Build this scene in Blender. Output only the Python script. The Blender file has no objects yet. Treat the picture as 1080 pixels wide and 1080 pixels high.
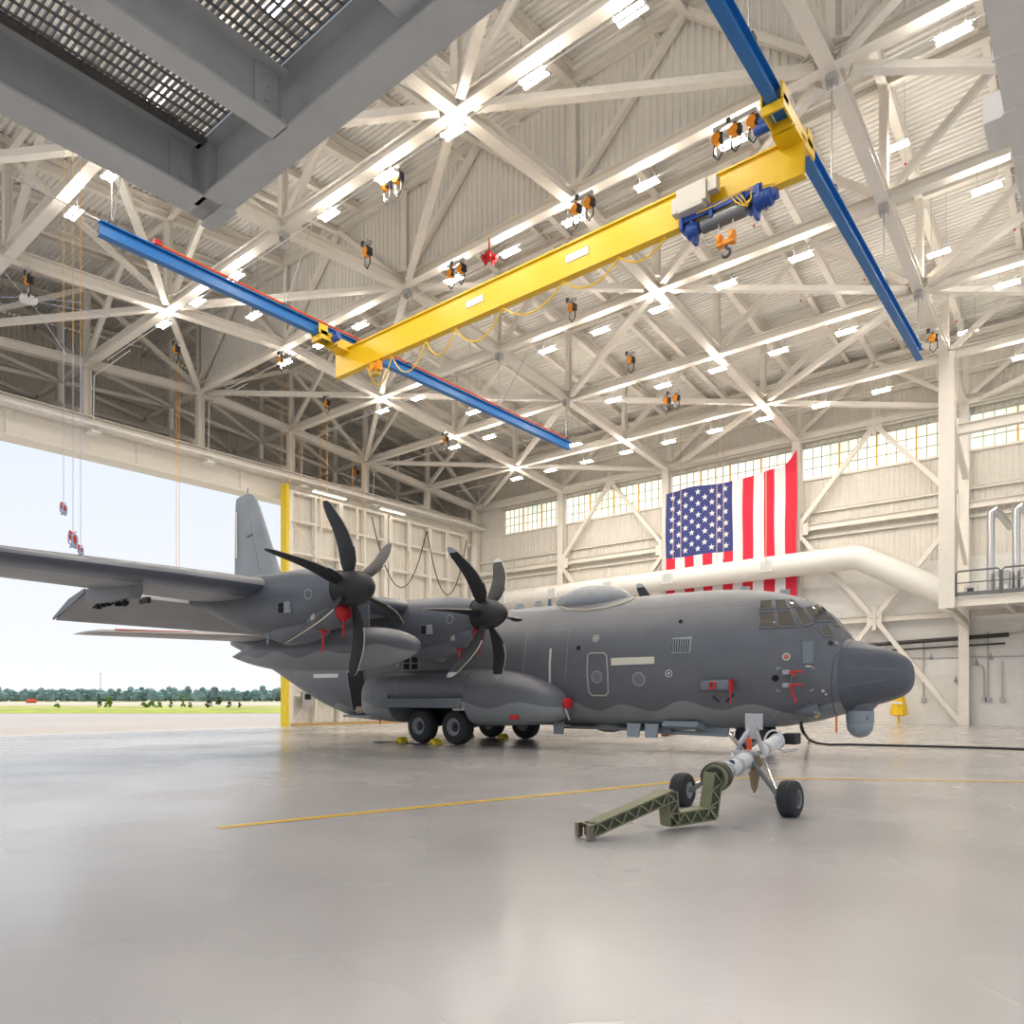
import bpy, bmesh, math, random
from mathutils import Vector as V, Matrix
from mathutils.bvhtree import BVHTree
random.seed(7)
C = bpy.context.scene.collection
R = math.radians
# ---------------------------------------------------------------- camera geometry (for laying out positions)
F0, CX, CY, CH = 780.0, 540.0, 737.0, 1.6
YAW = R(39.1); SN, CS = math.sin(YAW), math.cos(YAW)
def ray(px, py):
    k = (px-CX)/F0
    return V((-SN+CS*k, CS+SN*k, (CY-py)/F0))
def atX(px, py, X): d = ray(px, py); return V((0,0,CH))+d*(X/d.x)
def atY(px, py, Y): d = ray(px, py); return V((0,0,CH))+d*(Y/d.y)
def atZ(px, py, Z): d = ray(px, py); return V((0,0,CH))+d*((Z-CH)/d.z)

# ---------------------------------------------------------------- materials
def mat(name, col, rough=.5, metal=0., noise=0., nscale=3., emit=None, estr=0., bump=0., bscale=40., spec=None, coat=0.):
    m = bpy.data.materials.new(name); m.use_nodes = True
    nt = m.node_tree; b = nt.nodes['Principled BSDF']
    b.inputs['Base Color'].default_value = (*col, 1); b.inputs['Roughness'].default_value = rough
    b.inputs['Metallic'].default_value = metal
    if spec is not None: b.inputs['Specular IOR Level'].default_value = spec
    if coat: b.inputs['Coat Weight'].default_value = coat
    if emit: b.inputs['Emission Color'].default_value = (*emit, 1); b.inputs['Emission Strength'].default_value = estr
    if noise or bump:
        g = nt.nodes.new('ShaderNodeNewGeometry')
        n = nt.nodes.new('ShaderNodeTexNoise'); n.inputs['Scale'].default_value = nscale; n.inputs['Detail'].default_value = 5
        nt.links.new(g.outputs['Position'], n.inputs['Vector'])
    if noise:
        mx = nt.nodes.new('ShaderNodeMix'); mx.data_type = 'RGBA'
        mx.inputs['A'].default_value = (*[c*(1-noise) for c in col], 1); mx.inputs['B'].default_value = (*[min(1, c*(1+noise)) for c in col], 1)
        rr = nt.nodes.new('ShaderNodeMapRange'); rr.inputs[1].default_value = .3; rr.inputs[2].default_value = .7
        nt.links.new(n.outputs['Fac'], rr.inputs[0]); nt.links.new(rr.outputs[0], mx.inputs['Factor'])
        nt.links.new(mx.outputs['Result'], b.inputs['Base Color'])
    if bump:
        n2 = nt.nodes.new('ShaderNodeTexNoise'); n2.inputs['Scale'].default_value = bscale
        nt.links.new(g.outputs['Position'], n2.inputs['Vector'])
        bp = nt.nodes.new('ShaderNodeBump'); bp.inputs['Strength'].default_value = bump; bp.inputs['Distance'].default_value = .02
        nt.links.new(n2.outputs['Fac'], bp.inputs['Height']); nt.links.new(bp.outputs[0], b.inputs['Normal'])
    return m
def nodes(m): return m.node_tree.nodes, m.node_tree.links
def math_node(nt, op, a, b=None, c=None):
    n = nt.nodes.new('ShaderNodeMath'); n.operation = op
    for i, v in enumerate((a, b, c)):
        if v is None: continue
        if isinstance(v, (int, float)): n.inputs[i].default_value = v
        else: nt.links.new(v, n.inputs[i])
    return n.outputs[0]
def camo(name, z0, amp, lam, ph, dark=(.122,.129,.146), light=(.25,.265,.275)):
    m = mat(name, dark, .42); nt = m.node_tree; b = nt.nodes['Principled BSDF']
    g = nt.nodes.new('ShaderNodeNewGeometry'); s = nt.nodes.new('ShaderNodeSeparateXYZ'); nt.links.new(g.outputs['Position'], s.inputs[0])
    x, y, z = s.outputs
    w = math_node(nt, 'SINE', math_node(nt, 'MULTIPLY_ADD', x, 2*math.pi/lam, ph))
    w2 = math_node(nt, 'SINE', math_node(nt, 'MULTIPLY_ADD', x, 2*math.pi/lam*.43, ph+1))
    thr = math_node(nt, 'ADD', math_node(nt, 'MULTIPLY_ADD', w, amp, z0), math_node(nt, 'MULTIPLY', w2, amp*.5))
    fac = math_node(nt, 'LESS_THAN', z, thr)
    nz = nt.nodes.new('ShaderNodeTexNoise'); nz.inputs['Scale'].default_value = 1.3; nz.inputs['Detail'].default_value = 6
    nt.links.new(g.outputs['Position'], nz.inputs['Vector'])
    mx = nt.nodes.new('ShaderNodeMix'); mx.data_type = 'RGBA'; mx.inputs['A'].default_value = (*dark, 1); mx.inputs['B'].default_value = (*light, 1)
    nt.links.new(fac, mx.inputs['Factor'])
    # faint panel seams along and across the skin
    fx = math_node(nt, 'LESS_THAN', math_node(nt, 'FRACT', math_node(nt, 'MULTIPLY', x, 1/1.02)), .012)
    fz = math_node(nt, 'LESS_THAN', math_node(nt, 'FRACT', math_node(nt, 'MULTIPLY', z, 1/.83)), .012)
    ln = math_node(nt, 'MAXIMUM', fx, fz)
    val = math_node(nt, 'MULTIPLY_ADD', nz.outputs['Fac'], .36, .82)
    val = math_node(nt, 'SUBTRACT', val, math_node(nt, 'MULTIPLY', ln, .13))
    hs = nt.nodes.new('ShaderNodeHueSaturation'); nt.links.new(mx.outputs['Result'], hs.inputs['Color']); nt.links.new(val, hs.inputs['Value'])
    nt.links.new(hs.outputs[0], b.inputs['Base Color'])
    return m
STEEL = mat('cream_steel_paint', (.83,.78,.70), .45, noise=.03)
WALLU = mat('cream_wall_panel', (.74,.70,.62), .55, noise=.03)
WALLL = mat('pale_wall_panel', (.80,.78,.74), .45, noise=.03)
DECK = mat('roof_deck_paint', (.87,.84,.79), .5, noise=.02)
SIDING = mat('corrugated_siding', (.83,.80,.74), .5, noise=.02)
GREYST = mat('grey_platform_paint', (.53,.53,.52), .5, noise=.05)
GRATE = mat('grating_steel', (.16,.15,.14), .5, .4)
BLUE = mat('blue_rail_paint', (.008,.15,.45), .42)
BLUED = mat('blue_hoist_paint', (.015,.07,.32), .35)
YEL = mat('yellow_crane_paint', (.80,.50,.008), .4)
YELD = mat('yellow_door_edge', (.85,.62,.01), .5)
ORNG = mat('orange_hoist', (.85,.30,.01), .4)
ORROPE = mat('orange_rope', (.85,.42,.08), .7)
WROPE = mat('pale_rope', (.50,.52,.70), .7)
BLK = mat('black_rubber', (.018,.018,.02), .6, noise=.2)
DBLK = mat('dark_void', (.008,.008,.009), .9)
PROP = mat('propeller_black', (.020,.020,.022), .6, noise=.2)
PTIP = mat('propeller_tip_grey', (.40,.44,.47), .4)
PEDGE = mat('propeller_edge_strip', (.55,.48,.38), .4)
TIRE = mat('tyre_rubber', (.03,.031,.034), .75, noise=.15)
RIM = mat('wheel_rim_grey', (.30,.31,.32), .45)
RIMD = mat('wheel_rim_dark', (.06,.06,.065), .5)
CHROME = mat('bare_metal', (.62,.62,.62), .28, 1.)
GALV = mat('galvanised', (.50,.50,.50), .45, .6)
WHT = mat('white_paint', (.82,.82,.80), .4)
RED = mat('red_cover', (.55,.015,.02), .6)
REDB = mat('red_busbar', (.80,.09,.02), .5)
GRN = mat('green_cable', (.0,.22,.14), .5)
OLIVE = mat('olive_towbar', (.19,.19,.10), .5, noise=.15)
OLIVED = mat('olive_dark', (.05,.055,.035), .6)
GLASS = mat('cockpit_glass', (.10,.09,.075), .06, 0., spec=.9)
SEAL = mat('tan_sealant', (.48,.42,.33), .6)
MARK = mat('pale_marking', (.55,.54,.48), .5)
MARKL = mat('grey_marking', (.30,.31,.32), .5)
ANT = mat('antenna_grey', (.33,.38,.41), .45)
SENS = mat('sensor_grey', (.30,.34,.37), .35)
CAM_DK = (.105,.115,.135)
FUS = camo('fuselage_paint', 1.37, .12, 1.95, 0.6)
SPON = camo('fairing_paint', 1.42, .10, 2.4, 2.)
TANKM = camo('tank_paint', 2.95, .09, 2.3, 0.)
NACM = camo('nacelle_paint', -5, .0, 2., 0.)
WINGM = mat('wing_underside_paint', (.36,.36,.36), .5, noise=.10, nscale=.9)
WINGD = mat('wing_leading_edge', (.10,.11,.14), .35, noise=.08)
FINM = mat('fin_paint', (.235,.26,.29), .5, noise=.1, nscale=.7)

# ---------------------------------------------------------------- mesh builder
class MB:
    def __init__(s): s.v = []; s.f = []; s.m = []; s.mi = 0
    def add(s, vs, fs):
        o = len(s.v); s.v += [V(p) for p in vs]; s.f += [tuple(i+o for i in f) for f in fs]; s.m += [s.mi]*len(fs); return s
    def box(s, c, d, rot=None):
        c = V(c); x, y, z = d[0]/2, d[1]/2, d[2]/2
        vs = [V((a*x, b*y, e*z)) for a in (-1,1) for b in (-1,1) for e in (-1,1)]
        if rot is not None: vs = [rot@p for p in vs]
        return s.add([c+p for p in vs], [(0,1,3,2),(4,6,7,5),(0,4,5,1),(2,3,7,6),(0,2,6,4),(1,5,7,3)])
    def frame(s, p, q, up=(0,0,1)):
        p, q = V(p), V(q); d = (q-p).normalized(); up = V(up)
        if abs(d.dot(up)) > .97: up = V((0,1,0)) if abs(d.y) < .9 else V((1,0,0))
        r = d.cross(up).normalized(); u = r.cross(d).normalized(); return p, q, d, r, u
    def prof(s, p, q, pts, up=(0,0,1), caps=True):
        p, q, d, r, u = s.frame(p, q, up); n = len(pts)
        vs = [p+r*a+u*b for a, b in pts]+[q+r*a+u*b for a, b in pts]
        fs = [(i, (i+1) % n, n+(i+1) % n, n+i) for i in range(n)]
        if caps: fs += [tuple(range(n))[::-1], tuple(range(n, 2*n))]
        return s.add(vs, fs)
    def beam(s, p, q, w, h, up=(0,0,1)):
        return s.prof(p, q, [(-w/2,-h/2),(w/2,-h/2),(w/2,h/2),(-w/2,h/2)], up)
    def ibeam(s, p, q, w, h, t=.035, up=(0,0,1)):
        a, b, c = w/2, h/2, t/2
        return s.prof(p, q, [(-a,-b),(a,-b),(a,-b+t),(c,-b+t),(c,b-t),(a,b-t),(a,b),(-a,b),(-a,b-t),(-c,b-t),(-c,-b+t),(-a,-b+t)], up)
    def tube(s, pts, r, n=8, cap=True):
        pts = [V(p) for p in pts]; rings = []; pr_ = None
        for i, p in enumerate(pts):
            d = (pts[min(i+1, len(pts)-1)]-pts[max(i-1, 0)]).normalized()
            if pr_ is None:
                a = V((0,0,1)) if abs(d.z) < .9 else V((1,0,0)); x = d.cross(a).normalized()
            else: x = (pr_-d*pr_.dot(d)).normalized()
            pr_ = x; y = d.cross(x); rr = r[i] if isinstance(r, (list, tuple)) else r
            rings.append([p+(x*math.cos(2*math.pi*k/n)+y*math.sin(2*math.pi*k/n))*rr for k in range(n)])
        return s.loft(rings, cap)
    def loft(s, rings, cap=True, closed=True):
        n = len(rings[0]); vs = [p for r_ in rings for p in r_]; fs = []
        for i in range(len(rings)-1):
            for k in range(n if closed else n-1):
                a, b = i*n+k, i*n+(k+1) % n; fs.append((a, b, b+n, a+n))
        if cap and closed: fs += [tuple(range(n))[::-1], tuple(range((len(rings)-1)*n, len(rings)*n))]
        return s.add(vs, fs)
    def lathe(s, prof, c, axis, n=32, cap=True):
        c, ax = V(c), V(axis).normalized(); a = V((0,0,1)) if abs(ax.z) < .9 else V((1,0,0))
        x = ax.cross(a).normalized(); y = ax.cross(x)
        return s.loft([[c+ax*t+(x*math.cos(2*math.pi*k/n)+y*math.sin(2*math.pi*k/n))*max(r, 1e-4) for k in range(n)] for t, r in prof], cap)
    def sphere(s, c, r, n=16, sc=(1,1,1)):
        c = V(c); rings = []
        for i in range(n//2+1):
            a = math.pi*i/(n//2); z = math.cos(a); q = max(math.sin(a), 1e-3)
            rings.append([c+V((q*math.cos(2*math.pi*k/n)*sc[0], q*math.sin(2*math.pi*k/n)*sc[1], z*sc[2]))*r for k in range(n)])
        return s.loft(rings)
    def build(s, name, mats, parent=None, smooth=35, bevel=0):
        me = bpy.data.meshes.new(name); o = bpy.data.objects.new(name, me); C.objects.link(o)
        off = V((0,0,0))
        if parent is not None:
            o.parent = parent; q = parent
            while q is not None: off += q.location; q = q.parent
        elif s.v:
            xs = [p.x for p in s.v]; ys = [p.y for p in s.v]; zs = [p.z for p in s.v]
            off = V(((min(xs)+max(xs))/2, (min(ys)+max(ys))/2, min(zs))); o.location = off
        me.from_pydata([p-off for p in s.v], [], s.f)
        if not isinstance(mats, (list, tuple)): mats = [mats]
        for m in mats: me.materials.append(m)
        me.polygons.foreach_set('material_index', s.m)
        bm = bmesh.new(); bm.from_mesh(me); bmesh.ops.recalc_face_normals(bm, faces=bm.faces); bm.to_mesh(me); bm.free()
        if smooth:
            me.polygons.foreach_set('use_smooth', [True]*len(me.polygons))
            try: me.set_sharp_from_angle(angle=R(smooth))
            except Exception: pass
        if bevel:
            b = o.modifiers.new('bevel', 'BEVEL'); b.width = bevel; b.segments = 2; b.limit_method = 'ANGLE'
        me.update(); return o
def tag(o, label, cat, group=None, kind=None):
    if label: o['label'] = label
    if cat: o['category'] = cat
    if group: o['group'] = group
    if kind: o['kind'] = kind
    return o
def thing(name, loc, label, cat, group=None):
    o = bpy.data.objects.new(name, None); o.location = V(loc); C.objects.link(o); return tag(o, label, cat, group)
def struct(o): o['kind'] = 'structure'; return o
def lab(o, l): o['label'] = l; return o
def lerp(a, b, t): return a+(b-a)*t
def interp(tab, x):
    for a, b in zip(tab, tab[1:]):
        if a[0] <= x <= b[0] or a[0] >= x >= b[0]:
            t = (x-a[0])/(b[0]-a[0]) if b[0] != a[0] else 0
            return [lerp(p, q, t) for p, q in zip(a[1:], b[1:])]
    return list(tab[0][1:] if abs(x-tab[0][0]) < abs(x-tab[-1][0]) else tab[-1][1:])
ORD = ['first','second','third','fourth','fifth','sixth','seventh','eighth','ninth','tenth','eleventh','twelfth']

# ---------------------------------------------------------------- the hall's grid
XI = [-6.95-9.87*i for i in range(5)]          # truss lines, right to left
XA = [XI[0]+9.87]+XI
YJ = [24.7+6.9*j for j in range(-3, 5)]        # panel lines, near to far
YW, XD = 52.2, -46.43
def hc(y): return 21.7-.0836*abs(y-24.7)       # bottom chord
def ht(y): return 26.35-.108*abs(y-24.7)       # top chord
def hd(y): return 27.0-.108*abs(y-24.7)        # roof deck
def floorz(x): return 0. if x > -22 else -.00066*(x+22)**2 if x > XD else -.394

# floor, with a slight fall towards the door
m = mat('epoxy_floor', (.50,.472,.450), .13, noise=.05, nscale=.5, spec=.8, coat=.25)
nt = m.node_tree; b = nt.nodes['Principled BSDF']; g = nt.nodes.new('ShaderNodeNewGeometry')
n1 = nt.nodes.new('ShaderNodeTexNoise'); n1.inputs['Scale'].default_value = .35; n1.inputs['Detail'].default_value = 2; nt.links.new(g.outputs['Position'], n1.inputs['Vector'])
mr = nt.nodes.new('ShaderNodeMapRange'); mr.inputs[1].default_value = .3; mr.inputs[2].default_value = .75; b.inputs['Coat Roughness'].default_value = .2; mr.inputs[3].default_value = .2; mr.inputs[4].default_value = .34
nt.links.new(n1.outputs['Fac'], mr.inputs[0]); nt.links.new(mr.outputs[0], b.inputs['Roughness'])
n3 = nt.nodes.new('ShaderNodeTexNoise'); n3.inputs['Scale'].default_value = 1.6; n3.inputs['Detail'].default_value = 2; nt.links.new(g.outputs['Position'], n3.inputs['Vector'])
bp = nt.nodes.new('ShaderNodeBump'); bp.inputs['Strength'].default_value = .03; bp.inputs['Distance'].default_value = .02
nt.links.new(n3.outputs['Fac'], bp.inputs['Height']); FLOORM = m
mb = MB(); xs = [25, 0, -12, -22]+[-22-2.443*k for k in range(1, 11)]
rows = [[V((x, y, floorz(x))) for y in (-25, YW+.3)] for x in xs]
mb.loft(rows, cap=False, closed=False)
mb.add([(x, y, -.9) for x, y in ((25,-25),(XD,-25),(XD,YW+.3),(25,YW+.3))], [(0,1,2,3)])
struct(mb.build('floor', FLOORM, smooth=0))
# painted guide line
mb = MB()
pts = [atZ(*p, .004) for p in [(230,873),(295,866),(450,850.5),(620,834),(700,826),(735,822),(760,820.5),(800,820.5),(900,822),(1080,824.5),(1200,827)]]
vs = []; 
for i, p in enumerate(pts):
    d = (pts[min(i+1,len(pts)-1)]-pts[max(0,i-1)]).normalized(); n = V((-d.y, d.x, 0))*.085
    vs.append([p+n, p-n])
mb.loft(vs, cap=False, closed=False)
tag(mb.build('floor_line', mat('floor_line_yellow', (.88,.53,.02), .3), smooth=0), 'thin yellow guide line painted across the grey epoxy floor', 'floor marking')

# far wall
mb = MB(); mb.add([(25,YW,0),(-54.9,YW,0),(-54.9,YW,10.2),(25,YW,10.2)], [(0,1,2,3)])
mb.mi = 0
for z in (3.1,4.6,6.2,7.7):
    mb.box((-14,YW-.012,z), (78,.02,.035))
struct(mb.build('wall_back_lower', WALLL, smooth=0))
def ribbed(x0, x1, z0f, z1f, y, pitch, depth, axis='x'):
    mb = MB(); n = int(abs(x1-x0)/pitch); rows = [[], []]
    for i in range(n+1):
        for f, d in ((0,0),(.35,0),(.5,1),(.85,1)):
            a = x0+(x1-x0)*min(1,(i+f)/n)
            p = (lambda z: V((a, y-d*depth, z))) if axis == 'x' else (lambda z: V((y+d*depth, a, z)))
            rows[0].append(p(z0f(a))); rows[1].append(p(z1f(a)))
    mb.loft(rows, cap=False, closed=False); return mb
WZ0, WZ1 = 16.62, 18.72
struct(ribbed(25, -54.9, lambda a: 10.2, lambda a: WZ0, YW-.02, .30, .03).build('wall_back', WALLU, smooth=0))
struct(ribbed(25, -54.9, lambda a: WZ1, lambda a: 24.6, YW-.02, .30, .03).build('wall_back_upper', WALLU, smooth=0))
mb = MB(); mb.box((-49,YW-.03,(WZ0+WZ1)/2), (11.8,.06,WZ1-WZ0)); struct(mb.build('wall_back_corner', WALLU, smooth=0))
# clerestory windows
WM = mat('window_daylight', (.7,.7,.6), .4, emit=(.93,.93,.80), estr=.86)
nt = WM.node_tree; b = nt.nodes['Principled BSDF']; g = nt.nodes.new('ShaderNodeNewGeometry'); n1 = nt.nodes.new('ShaderNodeTexNoise'); n1.inputs['Scale'].default_value = .16
nt.links.new(g.outputs['Position'], n1.inputs['Vector']); cr = nt.nodes.new('ShaderNodeValToRGB'); cr.color_ramp.elements[0].position = .40; cr.color_ramp.elements[0].color = (.60,.70,.58,1)
cr.color_ramp.elements[1].position = .5; cr.color_ramp.elements[1].color = (.98,.96,.84,1); nt.links.new(n1.outputs['Fac'], cr.inputs[0]); nt.links.new(cr.outputs[0], b.inputs['Emission Color'])
MUNT = mat('window_muntin', (.42,.42,.34), .5); AMB = mat('amber_mullion', (.80,.50,.12), .5)
wn = 0
edges = [-43.09]+XI[::-1][1:]+[2.92, 12.8]
for a, bb in zip(edges, edges[1:]):
    x0, x1 = a+(.0 if a == -43.09 else .35), bb-.35; wn += 1
    mb = MB(); mb.box(((x0+x1)/2, YW-.02, (WZ0+WZ1)/2), (x1-x0, .04, WZ1-WZ0)); w = struct(mb.build('window_%d' % wn, WM, smooth=0))
    mb = MB(); nn = max(1, round((x1-x0)/2.45)); 
    for k in range(nn*4+1):
        x = x0+(x1-x0)*k/(nn*4)
        if k % 4: mb.box((x, YW-.07, (WZ0+WZ1)/2), (.045,.06,WZ1-WZ0))
    for q in (1, 2): mb.box(((x0+x1)/2, YW-.07, WZ0+(WZ1-WZ0)*q/3), (x1-x0,.06,.05))
    mb.build('window_muntin', MUNT, w, smooth=0)
    for k in range(1, nn):
        m2 = MB(); m2.box((x0+(x1-x0)*k/nn, YW-.09, (WZ0+WZ1)/2), (.10,.10,WZ1-WZ0)); m2.build('mullion', AMB, w, smooth=0)
    m2 = MB(); m2.box(((x0+x1)/2, YW-.1, WZ0-.07), (x1-x0+.7,.2,.14)); m2.build('window_sill', STEEL, w, smooth=0)
    m2 = MB(); m2.box(((x0+x1)/2, YW-.06, WZ1+.05), (x1-x0+.7,.12,.10)); m2.build('window_head', MUNT, w, smooth=0)
# wall columns
COLX = [XA[0]]+XI
CN = ['right of the frame','right of the flag, under the platform','right edge of the flag','left edge of the flag','left of the flag with diagonal brackets','far left corner']
for i, x in enumerate(COLX):
    mb = MB(); mb.ibeam((x, YW-.45, 0), (x, YW-.45, hc(YW)+.2), .55, .6, .04, up=(0,1,0))
    tag(mb.build('wall_column', STEEL, smooth=0), 'cream steel wall column at the %s' % CN[i], 'column', 'steel columns along the far wall')
# girts
gi = 0
for h, w, hh in ((13.2,.30,.42),(14.3,.16,.2),(12.6,.16,.2),(6.75,.35,.42),(19.35,.4,.5),(21.3,.16,.2),(23.2,.16,.2)):
    big = hh > .3
    for a, bb in zip(COLX, COLX[1:]):
        mb = MB(); mb.ibeam((a-.2, YW-(.5 if big else .2), h), (bb+.2, YW-(.5 if big else .2), h), w, hh, .03)
        gi += 1
        o = mb.build('wall_girt', STEEL, smooth=0)
        tag(o, '%s wall beam %s, in the %s bay from the right' % ('heavy cream' if big else 'thin cream', {13.2:'at mid height',14.3:'just above the middle one',12.6:'just below the middle one',6.75:'low behind the aircraft',19.35:'over the windows',21.3:'above the window head',23.2:'near the roof'}[h], ORD[COLX.index(a)]), 'beam', 'wall girts')
# diamond bracing on the far wall, two bays
for a, bb, nm in ((XI[0], XI[1], 'right of the flag'), (XI[2], XI[3], 'left of the flag')):
    mid = (a+bb)/2; y = YW-.62
    for (x0, z0, x1, z1, t) in ((a,13.2,mid,19.2,'upper right'),(bb,13.2,mid,19.2,'upper left'),(a,13.0,mid,6.75,'middle right'),(bb,13.0,mid,6.75,'middle left'),(mid,6.75,a-.1 if nm[0]=='r' else a,.05,'lower right'),(mid,6.75,bb,.05,'lower left')):
        mb = MB(); mb.beam((x0,y,z0),(x1,y,z1),.28,.28)
        tag(mb.build('wall_brace', STEEL, smooth=0), 'cream diagonal wall brace, %s arm of the diamond %s' % (t, nm), 'brace', 'diagonal bracing on the far wall')
    for z in (6.75, 13.1, 19.2):
        for x in ((mid,) if z != 13.1 else (a-.35, bb+.35)):
            mb = MB(); mb.box((x, y-.16, z), (.22,.06,1.5)); mb.box((x, y-.1, z), (.9,.04,.8))
            tag(mb.build('gusset_plate', STEEL, smooth=0), 'steel gusset plate at the %s joint of the brace diamond %s' % ({6.75:'lower',13.1:'side' if x > mid else 'left side',19.2:'top'}[z], nm), 'plate', 'wall gussets')

# ---------------------------------------------------------------- roof: deck, joists, trusses, siding
for side, (ya, yb) in enumerate(((24.7, YW+.3), (24.7, -3.))):
    mb = MB(); pitch = .27; n = int(abs(yb-ya)/pitch); rows = [[], []]
    for i in range(n+1):
        for f, d in ((0,0),(.4,0),(.5,1),(.9,1)):
            y = ya+(yb-ya)*min(1, (i+f)/n)
            for r_, x in ((0, 22), (1, -55)): rows[r_].append(V((x, y, hd(y)+d*.09)))
    mb.loft(rows, cap=False, closed=False)
    mb.add([V((x, y, hd(y)+.25)) for x, y in ((22,ya),(-55,ya),(-55,yb),(22,yb))], [(0,1,2,3)])
    struct(mb.build('ceiling_'+('far' if side == 0 else 'near'), DECK, smooth=0))
k = 0
for ib in range(6):
    xb = XA[0]-9.87*ib
    for f in (1/3, 2/3, 1):
        x = xb-9.87*f
        if x < -54 : continue
        for side, (ya, yb) in enumerate(((24.9, YW), (24.5, -2.5))):
            mb = MB(); mb.ibeam((x, ya, hd(ya)-.22), (x, yb, hd(yb)-.22), .26 if f < 1 else .34, .36, .025)
            tag(mb.build('roof_joist', STEEL, smooth=0), 'cream joist under the %s roof slope, %s from the right in the %s bay' % (('far','near')[side], ORD[round(f*3)-1], ORD[ib]), 'joist', 'roof joists')
# corrugated partition under the ridge
o = ribbed(14, -46.3, lambda a: hc(24.7)+.1, lambda a: 26.15, 24.78, .30, .08).build('wall_ridge_partition', SIDING, smooth=0); struct(o)
# longitudinal (towards the far wall) trusses
NM = ['rightmost, above the right blue rail', 'second from right, reaching the flag', 'third, above the left blue rail', 'fourth from the right', 'leftmost, over the hangar door']
for i, x in enumerate(XI):
    t = thing('roof_truss', (x, 24.7, 21), 'long steel roof truss running to the far wall, %s' % NM[i], 'roof truss', 'long roof trusses')
    ys = [3.99]+[y for y in YJ if y > 4.5]
    for a, bb in ((YJ[0]-6, 24.7), (24.7, YW)):
        mb = MB(); mb.ibeam((x, a, hc(a)), (x, bb, hc(bb)), .46, .50, .045); mb.build('bottom_chord', STEEL, t, smooth=0)
        mb = MB(); mb.ibeam((x, a, ht(a)), (x, bb, ht(bb)), .34, .38, .035); mb.build('top_chord', STEEL, t, smooth=0)
    for j, y in enumerate(YJ):
        mb = MB(); mb.ibeam((x, y, hc(y)+.2), (x, y, ht(y)), .30, .32, .03, up=(0,1,0)); mb.build('vertical', STEEL, t, smooth=0)
        if j % 2 == 1 and j+1 < len(YJ) and i in (0, 2, 4):
            pass
    for j in range(len(YJ)-1):
        ya, yb = YJ[j], YJ[j+1]
        pa, pb = ((ya, hc(ya)+.2), (yb, ht(yb)-.1)) if (j+i) % 2 else ((ya, ht(ya)-.1), (yb, hc(yb)+.2))
        if i in (4,) or j < 2:
            mb = MB(); mb.beam((x, pa[0], pa[1]), (x, pb[0], pb[1]), .22, .26); mb.build('web_diagonal', STEEL, t, smooth=0)
# mid-bay upper girders, seen through the webs
for i in range(5):
    x = XI[i]+4.935
    t = thing('roof_girder', (x, 24.7, 24.6), 'light upper roof girder midway in the %s bay from the right' % ORD[i], 'girder', 'upper girders')
    for a, bb in ((-2.5, 24.5), (24.9, YW)):
        mb = MB(); mb.ibeam((x, a, ht(a)-.1), (x, bb, ht(bb)-.1), .30, .34, .03); mb.build('flange_beam', STEEL, t, smooth=0)
# cross trusses on every panel line
YN = ['nearest', 'second nearest', 'third nearest', 'on the ridge in front of the corrugated siding', 'first beyond the ridge', 'second beyond the ridge', 'third beyond the ridge', 'hard against the far wall']
for j, y in enumerate(YJ):
    t = thing('cross_truss', (XI[2], y, 21), 'pale cross truss with V webs, %s' % YN[j], 'roof truss', 'cross trusses between the long trusses')
    xs = [XA[0]]+XI
    if j == 3: y2 = y-.25
    elif j == 7: y2 = y-.75
    else: y2 = y
    for a, bb in zip(xs, xs[1:]):
        zz = hc(y)
        mb = MB(); mb.ibeam((a-.2, y2, zz), (bb+.2, y2, zz), .42, .44, .04); mb.build('bottom_chord', STEEL, t, smooth=0)
        mid = (a+bb)/2
        mb = MB(); mb.beam((a-.15, y2, zz+.15), (mid, y2, ht(y)-.15), .24, .26); mb.build('web_diagonal', STEEL, t, smooth=0)
        mb = MB(); mb.beam((bb+.15, y2, zz+.15), (mid, y2, ht(y)-.15), .24, .26); mb.build('web_diagonal', STEEL, t, smooth=0)
        mb = MB(); mb.ibeam((a, y2, ht(y)), (bb, y2, ht(y)), .24, .3, .03); mb.build('top_chord', STEEL, t, smooth=0)
    for i, x in enumerate(xs):
        if (i+j) % 2 == 0:
            mb = MB(); mb.add([(x-1.1,y2,zz+.27),(x,y2-.7,zz+.27),(x+1.1,y2,zz+.27),(x,y2+.7,zz+.27),(x-1.1,y2,zz+.30),(x,y2-.7,zz+.30),(x+1.1,y2,zz+.30),(x,y2+.7,zz+.30)],
                              [(0,1,2,3),(7,6,5,4),(0,4,5,1),(1,5,6,2),(2,6,7,3),(3,7,4,0)])
            mb.build('gusset_plate', STEEL, t, smooth=0)
# zigzag bracing in the plane of the bottom chords
for i in range(5):
    for j in range(len(YJ)-1):
        xa, xb = XA[i], XA[i+1]; ya, yb = YJ[j], YJ[j+1]
        # joints carry bracing where (line index + panel index) is even
        if (i-1+j+1) % 2 == 0: p, q = (xa, ya), (xb, yb)
        else: p, q = (xb, ya), (xa, yb)
        P, Q = V((p[0], p[1], hc(p[1])-.02)), V((q[0], q[1], hc(q[1])-.02)); d = (Q-P).normalized()
        mb = MB(); mb.beam(P+d*.6, Q-d*.6, .30, .26)
        tag(mb.build('brace_beam', STEEL, smooth=0), 'slanting cream roof brace, %s bay from the right, %s panel from near' % (ORD[i], ORD[j]), 'brace', 'zigzag bracing between the trusses')
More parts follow.
